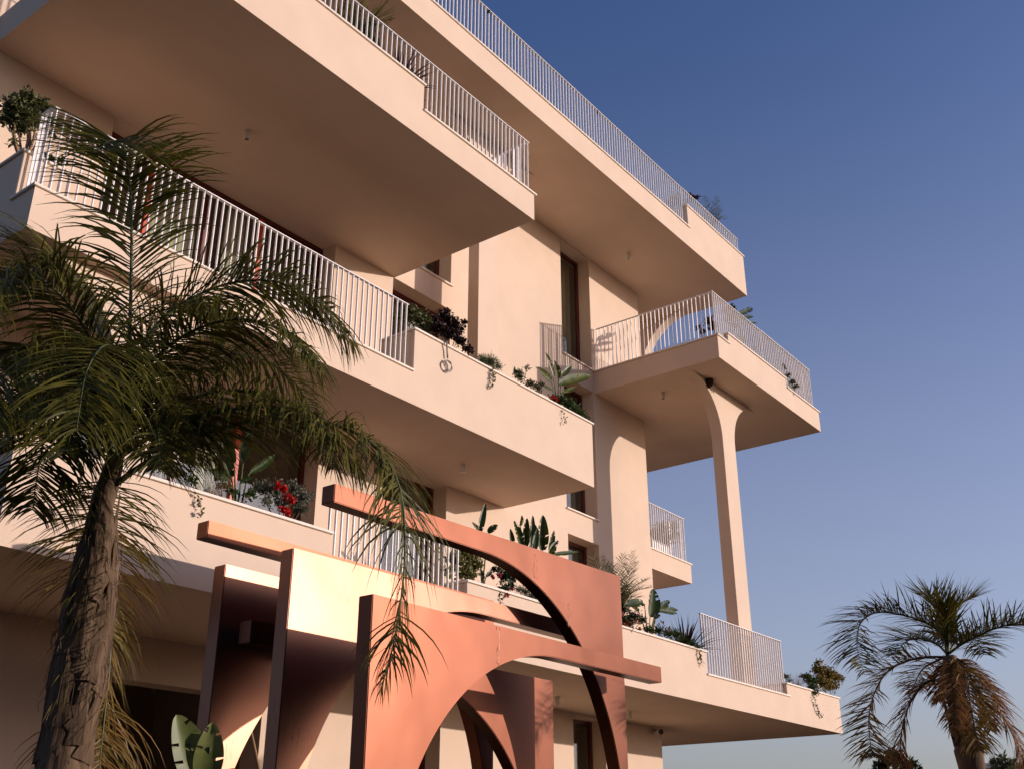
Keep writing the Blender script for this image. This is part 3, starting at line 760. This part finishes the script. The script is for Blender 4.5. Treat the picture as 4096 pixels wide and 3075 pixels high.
palm_frond([(262, 985, 7.2), (350, 930, 6.8), (470, 890, 6.4), (600, 880, 6.1), (710, 930, 5.9), (780, 1020, 5.85)], 150, .52, droop=0.90, wid=0.0140)
palm_frond([(266, 940, 7.2), (300, 820, 7.0), (390, 730, 6.75), (510, 690, 6.5), (620, 720, 6.35), (700, 800, 6.25)], 150, .55, droop=0.90, wid=0.0147)
palm_frond([(250, 985, 7.2), (200, 900, 6.9), (120, 850, 6.6), (40, 860, 6.4), (-20, 930, 6.3)], 130, .55, droop=0.90, wid=0.0147)
palm_frond([(256, 990, 7.2), (290, 930, 6.8), (320, 900, 6.4), (340, 930, 6.1), (345, 1010, 6.0)], 100, .42, droop=0.83, wid=0.0133)

# ------------------------------------------------------------------ far palm at the right
rng = random.Random(29)
QD = 15.3
def q(px, py): return (1782.1 + .252 * px, 1242.1 + .252 * py)
b0 = atd(2105, 1700, QD); P2X, P2Y = b0.x, b0.y
PAL2 = empty('feather_palm', (P2X, P2Y, GROUND), 'feather palm with green crown and hanging brown dead fronds at the right', 'palm tree')
tp = [Vector((P2X + .05, P2Y, GROUND))] + [atd(*q(px, py), QD) for px, py in ((1255, 1640), (1220, 1450), (1165, 1230), (1110, 950), (1062, 690))]
bm = NB(); P = smooth(tp, 30); tube(bm, P, [.165 - .075 * (i / 30) ** 2 + .012 * math.sin(i * 2.1) for i in range(31)], 14)
for v in bm.verts: v.co += rv(rng) * .012
part('trunk', bm, MT['trunk'], PAL2)
for i in range(9):
    bm = NB(); c = P[12 + 2 * (i % 8)]; a = rng.uniform(0, 6.28); o_ = Vector((math.cos(a), math.sin(a), 0)); s_ = Vector((-math.sin(a), math.cos(a), 0))
    r_ = .155
    v = [bm.verts.new(c + o_ * r_ + s_ * x + Vector((0, 0, z)) + o_ * z * .12) for z in (-.12, .05, .2) for x in (-.07 + .15 * max(0, z) , 0, .07 - .15 * max(0, z))]
    for r2 in range(2):
        for c2 in range(2): bm.faces.new((v[r2 * 3 + c2], v[r2 * 3 + c2 + 1], v[r2 * 3 + c2 + 4], v[r2 * 3 + c2 + 3]))
    bmesh.ops.solidify(bm, geom=bm.faces[:], thickness=.02); part('leaf_base', bm, MT['boot'], PAL2)
def palm2(pts, n_, ll, m='palm2', dd=0.0, **k):
    path = [atd(*q(px, py), QD + dd * i / max(1, len(pts) - 1)) for i, (px, py) in enumerate(pts)]
    lb, rb = frond(path, n_, ll, rng, **k)
    fr = part('frond', lb, LM[m], PAL2); obj('rachis', rb, LM['gstem'] if m.startswith('palm2') else LM['stem'], fr)
kw = dict(wid=.017, rad=.014, nseg=4)
palm2([(1045, 680), (1010, 520), (860, 400), (620, 330), (430, 320), (300, 420), (275, 620), (340, 850)], 134, 0.56, dd=-.9, droop=.42, lift=.35, **kw)
palm2([(1040, 700), (880, 700), (680, 740), (520, 840), (420, 1020), (375, 1230), (395, 1480), (425, 1560)], 134, 0.45, m='palmtip', dd=-.6, droop=.28, **kw)
palm2([(1010, 890), (890, 910), (790, 1000), (705, 1150), (655, 1350), (645, 1540), (690, 1680)], 100, 0.37, m='palmdead', dd=-.4, droop=.75, ang=35, **kw)
palm2([(1050, 680), (1020, 480), (960, 270), (880, 150)], 67, 0.50, dd=.5, droop=.05, ang=28, lift=.1, **kw)
palm2([(1055, 660), (1080, 440), (1160, 260), (1260, 180)], 67, 0.47, dd=.2, droop=.08, ang=32, lift=.1, **kw)
palm2([(1052, 660), (1055, 420), (1030, 250)], 56, 0.43, dd=-.4, droop=.05, ang=25, lift=.1, **kw)
palm2([(1060, 670), (1170, 590), (1330, 510), (1500, 440), (1680, 420), (1830, 480), (1930, 620)], 128, 0.52, dd=-.6, droop=.42, lift=.35, **kw)
palm2([(1045, 670), (950, 580), (820, 540), (690, 570), (600, 680)], 106, 0.49, dd=1.0, droop=.4, **kw)
palm2([(1055, 670), (1130, 560), (1210, 520), (1300, 560), (1360, 680)], 100, 0.47, dd=1.1, droop=.4, **kw)
palm2([(1060, 690), (1180, 740), (1300, 860), (1420, 1020), (1540, 1230), (1640, 1450), (1690, 1640)], 117, 0.38, m='palmdead', dd=-.2, droop=.75, ang=35, **kw)
palm2([(1065, 690), (1140, 760), (1200, 900), (1250, 1120), (1290, 1350), (1320, 1500)], 106, 0.40, m='palmtip', dd=-.7, droop=.5, ang=40, **kw)
palm2([(1060, 695), (1080, 780), (1100, 950), (1120, 1150), (1130, 1320)], 94, 0.36, m='palmdead', dd=-.9, droop=.6, ang=35, **kw)
palm2([(1065, 700), (1170, 770), (1290, 930), (1380, 1120), (1420, 1320)], 94, 0.38, m='palmdead', dd=.4, droop=.6, ang=40, **kw)
palm2([(1055, 700), (1010, 790), (980, 930), (975, 1080)], 67, 0.29, m='palmdead', dd=.5, droop=.6, ang=35, **kw)
palm2([(1050, 690), (940, 740), (840, 800), (780, 900), (760, 1000)], 78, 0.36, dd=.9, m='palmtip', droop=.45, **kw)

# ------------------------------------------------------------------ plants on the balconies
S2Z, S1Z, SLZ, S3Z, S4Z = 7.33, 3.48, 10.40, 10.61, 14.29
# middle balcony, right-hand planter
shrub('leafy_shrub', 'grey-green rounded-leaf shrub at the left end of the middle balcony planter', [(866, 692, 10.5, 13), (886, 682, 10.48, 18), (905, 690, 10.45, 16), (920, 702, 10.4, 13)], S2Z, 'olive', L=.07, w=.042, dens=17)
shrub('burgundy_shrub', 'dark burgundy shrub spilling over the middle balcony edge above the hose', [(938, 698, 10.4, 13), (958, 690, 10.35, 14), (976, 702, 10.3, 13), (950, 714, 10.25, 14), (974, 724, 10.2, 14), (994, 740, 10.06, 11), (1010, 758, 9.97, 9), (1003, 700, 10.3, 6), (966, 674, 10.35, 6), (990, 715, 10.25, 10)], S2Z, 'burg', L=.06, w=.034, dens=30, base=at(965, 725, 10.35))
t = shrub('fine_leaved_fern', 'feathery bright green fern trailing over the middle balcony coping', [(1042, 780, 10.1, 12), (1058, 785, 10.15, 14), (1074, 794, 10.2, 10)], S2Z, 'green', L=.06, w=.008, dens=46, cat='fern', curl=.1)
vine(t, [(1050, 790, -.0), (1062, 802, -.10), (1066, 818, -.12), (1060, 838, -.12)], 10.07, 'olive', rng_(), n=70, L=.05)
shrub('small_upright_plant', 'small upright plant with glossy leaves left of the big paddle-leaved plant', [(1116, 806, 10.3, 9), (1124, 816, 10.3, 9), (1138, 796, 10.3, 5)], S2Z, 'green', L=.055, w=.02, dens=26, cat='plant', flowers=[('pink', [(1140, 790, 10.28, 3)], 3, .02)])
shrub('low_leafy_plant', 'low leafy plant at the foot of the paddle-leaved plant', [(1145, 830, 10.3, 9), (1160, 838, 10.25, 9), (1170, 832, 10.25, 6)], S2Z, 'olive', L=.05, w=.025, dens=24, cat='plant')
bz = at(1206, 866, 10.35); bz.z = S2Z
paddle_plant('paddle_leaved_plant', 'paddle-leaved plant with bright yellow-green leaves on the middle balcony', bz, [(1195, 815, 1176, 763, 10.3, 17), (1206, 818, 1200, 778, 10.35, 15), (1208, 832, 1283, 806, 10.25, 26), (1190, 822, 1160, 798, 10.3, 18), (1193, 842, 1174, 838, 10.2, 16), (1213, 812, 1236, 790, 10.3, 13), (1215, 850, 1250, 842, 10.3, 14)], m='strelb', stalk_r=.011)
t = shrub('red_geranium', 'red flowering geranium trailing over the middle balcony corner', [(1196, 862, 10.15, 9), (1212, 868, 10.08, 11), (1228, 878, 10.05, 11)], S2Z, 'green', L=.05, w=.034, dens=24, cat='plant', flowers=[('red', [(1194, 856, 10.05, 5), (1201, 861, 10.02, 4)], 9, .03)])
vine(t, [(1212, 878, 0), (1216, 892, -.1), (1222, 905, -.12), (1219, 915, -.12)], 10.07, 'olive', rng_(), n=22, L=.045)
shrub('corner_plant', 'bushy green plant at the right end of the middle balcony planter', [(1238, 884, 10.15, 11), (1254, 893, 10.12, 10), (1266, 902, 10.1, 6)], S2Z, 'green', L=.05, w=.02, dens=28, cat='plant')
# middle balcony, left end
shrub('small_tree', 'small round-headed tree in the left end planter of the middle balcony', [(32, 240, 10.9, 27), (58, 226, 10.85, 25), (84, 240, 10.8, 22), (18, 262, 10.95, 18), (66, 264, 10.8, 24), (100, 262, 10.75, 14), (28, 306, 10.85, 8), (40, 280, 10.9, 14), (108, 290, 10.75, 9)], 7.26, 'olive', L=.075, w=.038, dens=15, stem_r=.022, base=at(57, 330, 10.75), cat='tree', stemm='bark')
shrub('floor_plant', 'dark leafy plant behind the left railing of the middle balcony', [(104, 345, 10.7, 11), (126, 350, 10.75, 9), (142, 352, 10.8, 6)], 6.70, 'dark', L=.06, w=.03, dens=22, cat='plant')
# upper left balcony
def small_palm(name, label, base, tips, ll, m, n_=40, wid=.012, rad=.008):
    rng = rng_(); base = Vector(base); t = empty(name, base, label, 'palm')
    top = base + Vector((0, 0, .18)); bm = NB(); tube(bm, [base, top], [.05, .035], 8); part('trunk', bm, MT['trunk'], t)
    for px, py, y, arch in tips:
        e = at(px, py, y); mid = top.lerp(e, .5) + Vector((0, 0, arch)); lb, rb = frond([top, top.lerp(mid, .5) + Vector((0, 0, arch * .35)), mid, e], n_, ll, rng, wid=wid, droop=.12, ang=48, lift=.15, plum=.2, t0=.25, rad=rad, nseg=3)
        fr = part('frond', lb, LM[m], t); obj('rachis', rb, LM['gstem'], fr)
    return t
bz = at(775, 70, 9.3); bz.z = S3Z
small_palm('small_palm', 'small feather palm behind the upper left railing', bz, [(835, 8, 9.25, .22), (845, 30, 9.3, .25), (838, 52, 9.2, .3), (790, -25, 9.3, .15), (745, -15, 9.3, .2), (720, 25, 9.25, .3), (810, 60, 9.15, .35), (760, -40, 9.4, .15), (730, 50, 9.15, .3)], .30, 'palm2', n_=34, wid=.014)
shrub('trailing_rosemary', 'fine green plant between the small palm and the bronze flax', [(795, 75, 9.25, 12), (806, 90, 9.2, 11), (785, 62, 9.25, 10), (818, 100, 9.2, 8)], S3Z, 'green', L=.05, w=.012, dens=34, cat='plant')
bz = at(860, 132, 9.25); bz.z = S3Z
tuft('bronze_flax', 'dark bronze flax with sword leaves behind the upper left railing', bz, 95, .66, 1.25, 'phor', w=.042, cat='plant', droop=1.6)
# roof
shrub('red_leaf_shrub', 'red-leaved shrub at the end of the roof planter', [(1448, 440, 10.35, 8), (1462, 430, 10.35, 9), (1478, 440, 10.3, 9), (1494, 428, 10.25, 7), (1470, 448, 10.3, 9), (1505, 428, 10.25, 4)], S4Z, 'burg', L=.07, w=.045, dens=14, base=at(1480, 470, 10.35))
bz = at(1533, 478, 10.2); bz.z = S4Z
small_palm('small_palm', 'small silvery feather palm above the roof railing', bz, [(1521, 424, 10.2, .1), (1546, 425, 10.2, .05), (1556, 447, 10.2, .12), (1567, 474, 10.2, .3), (1552, 432, 10.15, .05)], .24, 'grey', n_=26, wid=.014)
# free-standing right-hand balcony
shrub('red_leaf_shrub', 'tall burgundy-leaved shrub behind the railing of the right-hand balcony', [(1570, 672, 9.3, 7), (1582, 667, 9.3, 7), (1577, 688, 9.3, 8), (1585, 704, 9.3, 7), (1588, 680, 9.3, 6)], SLZ, 'burg', L=.07, w=.045, dens=20, base=at(1580, 730, 9.3))
shrub('red_leaf_shrub', 'low burgundy-leaved shrub at the corner of the right-hand balcony', [(1533, 698, 9.75, 9), (1542, 710, 9.75, 9), (1518, 718, 9.8, 5), (1508, 708, 9.8, 3)], 10.22, 'burg', L=.07, w=.045, dens=20, base=at(1540, 740, 9.75))
bz = at(1596, 735, 9.3); bz.z = SLZ
paddle_plant('paddle_leaved_plant', 'paddle-leaved plant with torn leaves showing above the right-hand balcony railing', bz, [(1596, 680, 1632, 668, 9.3, 15), (1598, 690, 1630, 683, 9.25, 11), (1604, 700, 1636, 698, 9.2, 9), (1594, 695, 1600, 672, 9.35, 10)], torn=.9)
shrub('small_leafy_plant', 'bright green plant poking through the right-hand balcony railing', [(1600, 731, 9.15, 6), (1606, 738, 9.1, 5)], SLZ, 'green', L=.05, w=.03, dens=30, cat='plant')
shrub('small_dark_plant', 'tiny black-leaved plant on the right-hand balcony coping', [(1629, 754, 9.1, 4)], SLZ, 'dark', L=.05, w=.02, dens=50, cat='plant')
bz = at(1655, 790, 9.2); bz.z = SLZ
tuft('grey_grass', 'wispy grey-green grass behind the right-hand balcony railing', bz, 60, .32, .9, 'olive', w=.006)
t = shrub('trailing_vine', 'leafy vine trailing over the end of the right-hand balcony planter', [(1692, 795, 9.0, 5), (1702, 812, 8.93, 5), (1713, 826, 8.90, 6), (1720, 836, 8.9, 5)], SLZ, 'olive', L=.045, w=.025, dens=34, cat='vine', base=at(1685, 795, 9.1))
vine(t, [(1684, 790, .05), (1680, 775, .05), (1688, 768, .05)], 9.05, 'olive', rng_(), n=20, L=.04)
vine(t, [(1718, 836, 0), (1714, 850, 0), (1716, 862, .02)], 8.9, 'olive', rng_(), n=14, L=.04)
# lowest balcony, left planter
shrub('golden_shrub', 'sparse golden-leaved shrub at the far left end of the lowest planter', [(8, 905, 9.85, 12), (34, 910, 9.8, 13), (55, 922, 9.75, 9), (24, 922, 9.75, 10)], 3.57, 'olive', L=.075, w=.045, dens=13)
shrub('tall_shrub', 'tall dark shrub behind the near palm in the lowest left planter', [(48, 792, 10.0, 28), (92, 772, 10.0, 30), (60, 840, 9.95, 24), (120, 830, 9.95, 26)], 3.57, 'dark', L=.075, w=.04, dens=13, stem_r=.014, base=at(90, 960, 9.8))
shrub('hedge_plant', 'dense dark green plant along the lowest left coping behind the palm', [(122, 948, 9.75, 12), (155, 955, 9.75, 12), (190, 966, 9.75, 12), (222, 976, 9.75, 11)], 3.57, 'dark', L=.05, w=.025, dens=26, cat='plant')
shrub('leafy_shrub', 'dark fine-leaved shrub right of the near palm trunk on the lowest balcony', [(332, 1000, 9.8, 14), (356, 1008, 9.78, 15), (380, 1022, 9.75, 13)], 3.57, 'dark', L=.045, w=.022, dens=30)
bz = at(451, 1062, 9.75); bz.z = 3.57
tuft('straw_grass', 'reddish straw-coloured grass tuft in the lowest left planter', bz, 170, .52, .75, 'straw', w=.005)
bz = at(515, 1085, 9.8); bz.z = 3.57
paddle_plant('paddle_leaved_plant', 'tall paddle-leaved plant half hidden by the near palm fronds', bz, [(505, 1000, 480, 930, 9.85, 26), (525, 1000, 540, 925, 9.85, 26), (540, 1020, 600, 985, 9.8, 22), (495, 1035, 455, 1015, 9.75, 20), (520, 1040, 548, 1032, 9.75, 16), (500, 1030, 478, 965, 9.85, 22)])
t = shrub('silver_shrub', 'grey-green bush with red flowers in the lowest left planter', [(565, 1058, 9.8, 17), (598, 1062, 9.75, 20), (634, 1058, 9.75, 16), (656, 1078, 9.72, 17), (650, 1102, 9.65, 15), (610, 1090, 9.65, 16), (575, 1085, 9.65, 12)], 3.57, 'grey', L=.045, w=.022, dens=24, flowers=[('red', [(600, 1048, 9.6, 6), (615, 1055, 9.58, 7), (620, 1075, 9.55, 7), (632, 1082, 9.52, 7), (622, 1105, 9.45, 9), (612, 1100, 9.48, 7)], 9, .045)])
t2 = empty('trailing_vine', at(420, 1058, 9.45), 'small vine hanging over the lowest left coping', 'vine')
vine(t2, [(418, 1056, .08), (426, 1068, -.10), (433, 1088, -.12), (434, 1112, -.12)], 9.45, 'olive', rng_(), n=40, L=.05)
shrub('leafy_shrub', 'mixed green bush between the straw grass and the grey bush on the lowest balcony', [(415, 1040, 9.75, 10), (480, 1052, 9.72, 10), (500, 1062, 9.7, 10), (540, 1070, 9.68, 11), (470, 1030, 9.85, 9)], 3.57, 'green', L=.055, w=.028, dens=24)
# lowest balcony, middle planter
shrub('variegated_shrub', 'yellow-variegated bush behind the end of the lowest railing', [(982, 1212, 9.8, 17), (1008, 1200, 9.8, 18), (1022, 1222, 9.75, 16), (1000, 1238, 9.75, 14), (968, 1235, 9.8, 12), (1015, 1245, 9.72, 12)], S1Z, 'varieg', L=.07, w=.04, dens=20)
bz = at(1040, 1268, 9.75); bz.z = S1Z
paddle_plant('paddle_leaved_plant', 'thin paddle-leaved plant with one upright leaf above the copper arch', bz, [(1036, 1150, 1049, 1086, 9.8, 15), (1054, 1150, 1074, 1132, 9.75, 15), (1035, 1148, 1020, 1126, 9.8, 11), (1050, 1245, 1062, 1232, 9.7, 9), (1045, 1250, 1040, 1228, 9.7, 8)])
t = shrub('mandevilla', 'dark green climber with pink buds hanging over the lowest planter under the copper arch', [(1074, 1232, 9.72, 9), (1090, 1248, 9.68, 13), (1102, 1234, 9.68, 11), (1110, 1250, 9.65, 9), (1086, 1276, 9.42, 8), (1100, 1268, 9.42, 9)], S1Z, 'dark', L=.065, w=.035, dens=22, cat='plant', flowers=[('pink', [(1064, 1246, 9.62, 3), (1080, 1240, 9.6, 3), (1106, 1272, 9.36, 4), (1095, 1285, 9.36, 3)], 4, .04)])
vine(t, [(1084, 1275, 0), (1079, 1290, -.02), (1083, 1302, -.02)], 9.4, 'dark', rng_(), n=22, L=.055)
bz = at(1160, 1292, 9.8); bz.z = S1Z
paddle_plant('paddle_leaved_plant', 'big clump of upright paddle leaves rising behind the top of the copper arch', bz, [(1108, 1180, 1102, 1141, 9.8, 12), (1128, 1182, 1114, 1120, 9.8, 17), (1124, 1135, 1127, 1112, 9.85, 11), (1146, 1190, 1150, 1110, 9.8, 16), (1136, 1180, 1133, 1118, 9.9, 17), (1172, 1188, 1169, 1112, 9.8, 25), (1160, 1180, 1153, 1130, 9.9, 16), (1186, 1190, 1199, 1141, 9.75, 13), (1186, 1192, 1204, 1165, 9.75, 13), (1196, 1198, 1248, 1194, 9.65, 12), (1152, 1195, 1160, 1140, 9.7, 14), (1186, 1198, 1203, 1182, 9.7, 10)])
shrub('silver_low_plant', 'low silvery plant on the lowest planter inside the copper arch', [(1122, 1274, 9.68, 9), (1136, 1280, 9.65, 10), (1150, 1288, 9.63, 9)], S1Z, 'grey', L=.03, w=.012, dens=44, cat='plant')
bz = at(1328, 1300, 9.75); bz.z = S1Z
small_palm('small_palm', 'small feather palm behind the right edge of the copper sculpture', bz, [(1276, 1192, 9.8, .15), (1300, 1200, 9.85, .12), (1318, 1215, 9.9, .1), (1368, 1190, 9.75, .08), (1374, 1212, 9.7, .12), (1402, 1248, 9.65, .25), (1406, 1268, 9.6, .25), (1268, 1230, 9.7, .25), (1380, 1290, 9.55, .25), (1345, 1195, 9.8, .1)], .25, 'olive2', n_=46, wid=.011)
bz = at(1401, 1368, 9.72); bz.z = S1Z
paddle_plant('paddle_leaved_plant', 'paddle-leaved plant with one broad upright leaf right of the copper sculpture', bz, [(1404, 1332, 1410, 1268, 9.65, 36), (1390, 1302, 1343, 1306, 9.65, 22), (1416, 1322, 1446, 1294, 9.7, 17), (1422, 1318, 1464, 1324, 9.6, 17), (1420, 1320, 1462, 1308, 9.7, 16), (1412, 1335, 1426, 1326, 9.6, 13), (1380, 1320, 1366, 1308, 9.7, 10)])
shrub('rusty_flowering_plant', 'bushy plant with rusty red and purple flowers beside the copper sculpture', [(1346, 1318, 9.68, 12), (1368, 1334, 9.63, 12), (1358, 1348, 9.52, 10), (1384, 1340, 9.6, 10), (1350, 1340, 9.55, 10)], S1Z, 'dark', L=.045, w=.022, dens=28, cat='plant', flowers=[('rust', [(1352, 1345, 9.45, 8), (1372, 1345, 9.45, 9), (1362, 1358, 9.4, 6), (1380, 1358, 9.38, 5)], 12, .03), ('pink', [(1380, 1322, 9.5, 8), (1346, 1325, 9.5, 7)], 5, .022)])
shrub('ground_cover', 'mixed green foliage at the foot of the broad-leaved plant', [(1402, 1360, 9.62, 9), (1422, 1364, 9.6, 10), (1445, 1370, 9.6, 11), (1462, 1372, 9.58, 10)], S1Z, 'green', L=.05, w=.02, dens=30, cat='plant', flowers=[('rust', [(1430, 1346, 9.6, 8), (1442, 1358, 9.55, 7)], 9, .03)])
bz = at(1478, 1384, 9.7); bz.z = S1Z
tuft('bronze_flax', 'dark bronze flax with arching sword leaves beside the lowest right railing', bz, 110, .80, 1.3, 'phor', w=.042, cat='plant', droop=1.7)
t = shrub('trailing_vine', 'green vine spilling over the planter end beside the lowest right railing', [(1480, 1384, 9.55, 8), (1492, 1391, 9.48, 9), (1502, 1398, 9.42, 8)], S1Z, 'green', L=.05, w=.02, dens=34, cat='vine')
vine(t, [(1498, 1395, .05), (1508, 1405, -.08), (1513, 1418, -.10), (1517, 1432, -.10)], 9.44, 'olive', rng_(), n=45, L=.045)
# lowest balcony, right-hand planter
Z5 = 3.32
bz = at(1721, 1474, 9.75); bz.z = Z5
tuft('straw_grass', 'wispy purple-brown grass tuft in the far right planter', bz, 190, .55, .7, 'straw', w=.004)
shrub('silver_shrub', 'pale silvery bush at the left end of the far right planter', [(1698, 1462, 9.8, 7), (1706, 1470, 9.75, 5)], Z5, 'grey', L=.035, w=.014, dens=40, cat='plant')
shrub('golden_shrub', 'tall golden-green bush with pale buds at the end of the far right planter', [(1770, 1448, 9.85, 12), (1786, 1460, 9.82, 15), (1804, 1464, 9.8, 11), (1775, 1476, 9.8, 14), (1796, 1484, 9.8, 11), (1768, 1432, 9.85, 6), (1818, 1466, 9.8, 5)], Z5, 'gold', L=.07, w=.035, dens=20, flowers=[('white', [(1794, 1445, 9.7, 2), (1772, 1432, 9.75, 3)], 2, .05)])
t = shrub('trailing_vine', 'dark green vine with a white flower hanging from the far right planter', [(1740, 1462, 9.68, 9), (1752, 1472, 9.62, 10), (1754, 1486, 9.46, 9), (1760, 1496, 9.36, 6)], Z5, 'green', L=.05, w=.028, dens=28, cat='vine', flowers=[('white', [(1766, 1482, 9.4, 4)], 5, .05)])
vine(t, [(1752, 1488, .02), (1757, 1504, -.06), (1762, 1520, -.06), (1768, 1536, -.06), (1776, 1546, -.06)], 9.4, 'green', rng_(), n=70, L=.05, wob=.045)
# small side balcony
t = empty('planter_box', (22.55, 12.75, 6.655), 'white planter box standing on the small side balcony', 'planter')
bm = NB(); box(bm, -.45, .45, -.17, -.14, 0, .42); box(bm, -.45, .45, .14, .17, 0, .42); box(bm, -.45, -.42, -.14, .14, 0, .42); box(bm, .42, .45, -.14, .14, 0, .42); obj('box', bm, MT['rail'], t)
bm = boxb(-.42, .42, -.14, .14, .02, .36); obj('soil', bm, MT['soil'], t)
bm = NB(); box(bm, -.47, .47, -.19, -.14, .42, .445); box(bm, -.47, .47, .14, .19, .42, .445); obj('rim', bm, MT['rail'], t)
shrub('dark_shrub', 'black-green shrub behind the railing of the small side balcony', [(1415, 1158, 12.75, 12), (1430, 1145, 12.75, 12), (1446, 1140, 12.75, 12), (1456, 1158, 12.75, 10), (1436, 1165, 12.75, 14)], 7.01, 'dark', L=.07, w=.04, dens=17, base=Vector((22.55, 12.75, 7.0)))

# ------------------------------------------------------------------ low foreground and background
bz = atd(440, 1760, 5.2); bz.z = GROUND
t = empty('banana_plant', bz, 'bright banana leaves rising at the bottom left in front of the dark entrance', 'plant'); rng = rng_()
for a_, b_, wp, tn_ in (((432, 1700), (388, 1540), 84, .3), ((442, 1690), (462, 1562), 66, .55), ((450, 1720), (512, 1655), 48, .15)):
    a = atd(*a_, 5.2); e = atd(*b_, 5.1); bm = NB(); paddle(bm, a, e, wp * mpp(a), rng, fold=.3, torn=tn_, nrm=Vector((-.45, -.8, .25)))
    lf = part('leaf', bm, LM['banana'], t)
    bm = NB(); tube(bm, smooth([bz, bz.lerp(a, .6), a, a.lerp(e, .6)], 10), [.022] * 5 + [.012] * 3 + [.006] * 3, 6); obj('stalk', bm, LM['gstem'], lf)
MT['wood'] = mat('pine_stake', (.34, .20, .09), rough=.8, vary=.15, vscale=30, stretch=(1, 1, .1))
st = at(541, 1575, 9.25); sb = at(566, 1690, 9.25)
bm = NB(); d_ = (sb - st).normalized(); tube(bm, [st, st + d_ * (st.z - GROUND) / -d_.z], .022, 4)
obj('wooden_stake', bm, MT['wood'], label='thin wooden stake leaning behind the copper panels', cat='stake')

def round_tree(name, label, px, py, dist, blobs, m, L, w, dens):
    rng = rng_(); c = atd(px, py, dist); base = Vector((c.x, c.y, GROUND)); t = empty(name, base, label, 'tree')
    B_ = [(atd(x, y, dist + dd), r * mpp(c)) for x, y, r, dd in blobs]
    bm = NB(); tube(bm, [base, base + Vector((0, 0, 1.2)), c - Vector((0, 0, .3))], [.16, .12, .07], 8); stems(bm, c - Vector((0, 0, .9)), B_, .03, rng); part('trunk', bm, LM['stem'], t)
    bm = NB(); foliage(bm, B_, dens, L, w, rng); part('crown', bm, LM[m], t)
round_tree('round_tree', 'round dark tree at the bottom right beyond the building', 1935, 1668, 30, [(1905, 1655, 18, 0), (1935, 1645, 22, 0), (1965, 1655, 18, .4), (1925, 1632, 13, -.3), (1985, 1668, 12, 0), (1890, 1675, 16, .4), (1950, 1675, 22, -.6), (1920, 1690, 24, 0)], 'dark', .13, .06, 10)
round_tree('bushy_tree', 'light green bush at the bottom right corner below the palm', 2160, 1668, 24, [(2150, 1650, 10, 0), (2165, 1640, 9, 0), (2180, 1655, 13, 0), (2205, 1660, 14, .3), (2155, 1672, 16, 0), (2190, 1680, 18, -.3)], 'olive', .14, .035, 14)
A_ = atd(2112, 1648, 46); B_ = atd(2300, 1627, 46)
hs = empty('low_house', (A_.x, A_.y, GROUND), 'low flat-roofed house behind the right-hand palm', 'house')
dx = (B_ - A_); dx.z = 0; dx.normalize(); dy = Vector((-dx.y, dx.x, 0))
if dy.dot(A_) < 0: dy = -dy
def hbox(u0, u1, v0, v1, z0, z1):
    bm = NB(); box(bm, 0, 1, 0, 1, 0, 1)
    for v in bm.verts:
        c = v.co.copy(); p = dx * (u0 + (u1 - u0) * c.x) + dy * (v0 + (v1 - v0) * c.y); v.co = Vector((p.x, p.y, z0 + (z1 - z0) * c.z))
    bmesh.ops.recalc_face_normals(bm, faces=bm.faces[:]); return bm
HZ = A_.z - GROUND
obj('wall', hbox(.25, 11, .2, 8, 0, HZ - .18), MT['stucco'], hs)
rf = obj('roof', hbox(0, 11.4, 0, 8.3, HZ - .179, HZ), MT['coping'], hs)
wn = obj('window', hbox(2, 3.4, .15, .199, 1.0, 2.3), MT['frame'], hs); obj('pane', hbox(2.08, 3.32, .14, .149, 1.08, 2.22), MT['glass'], wn)
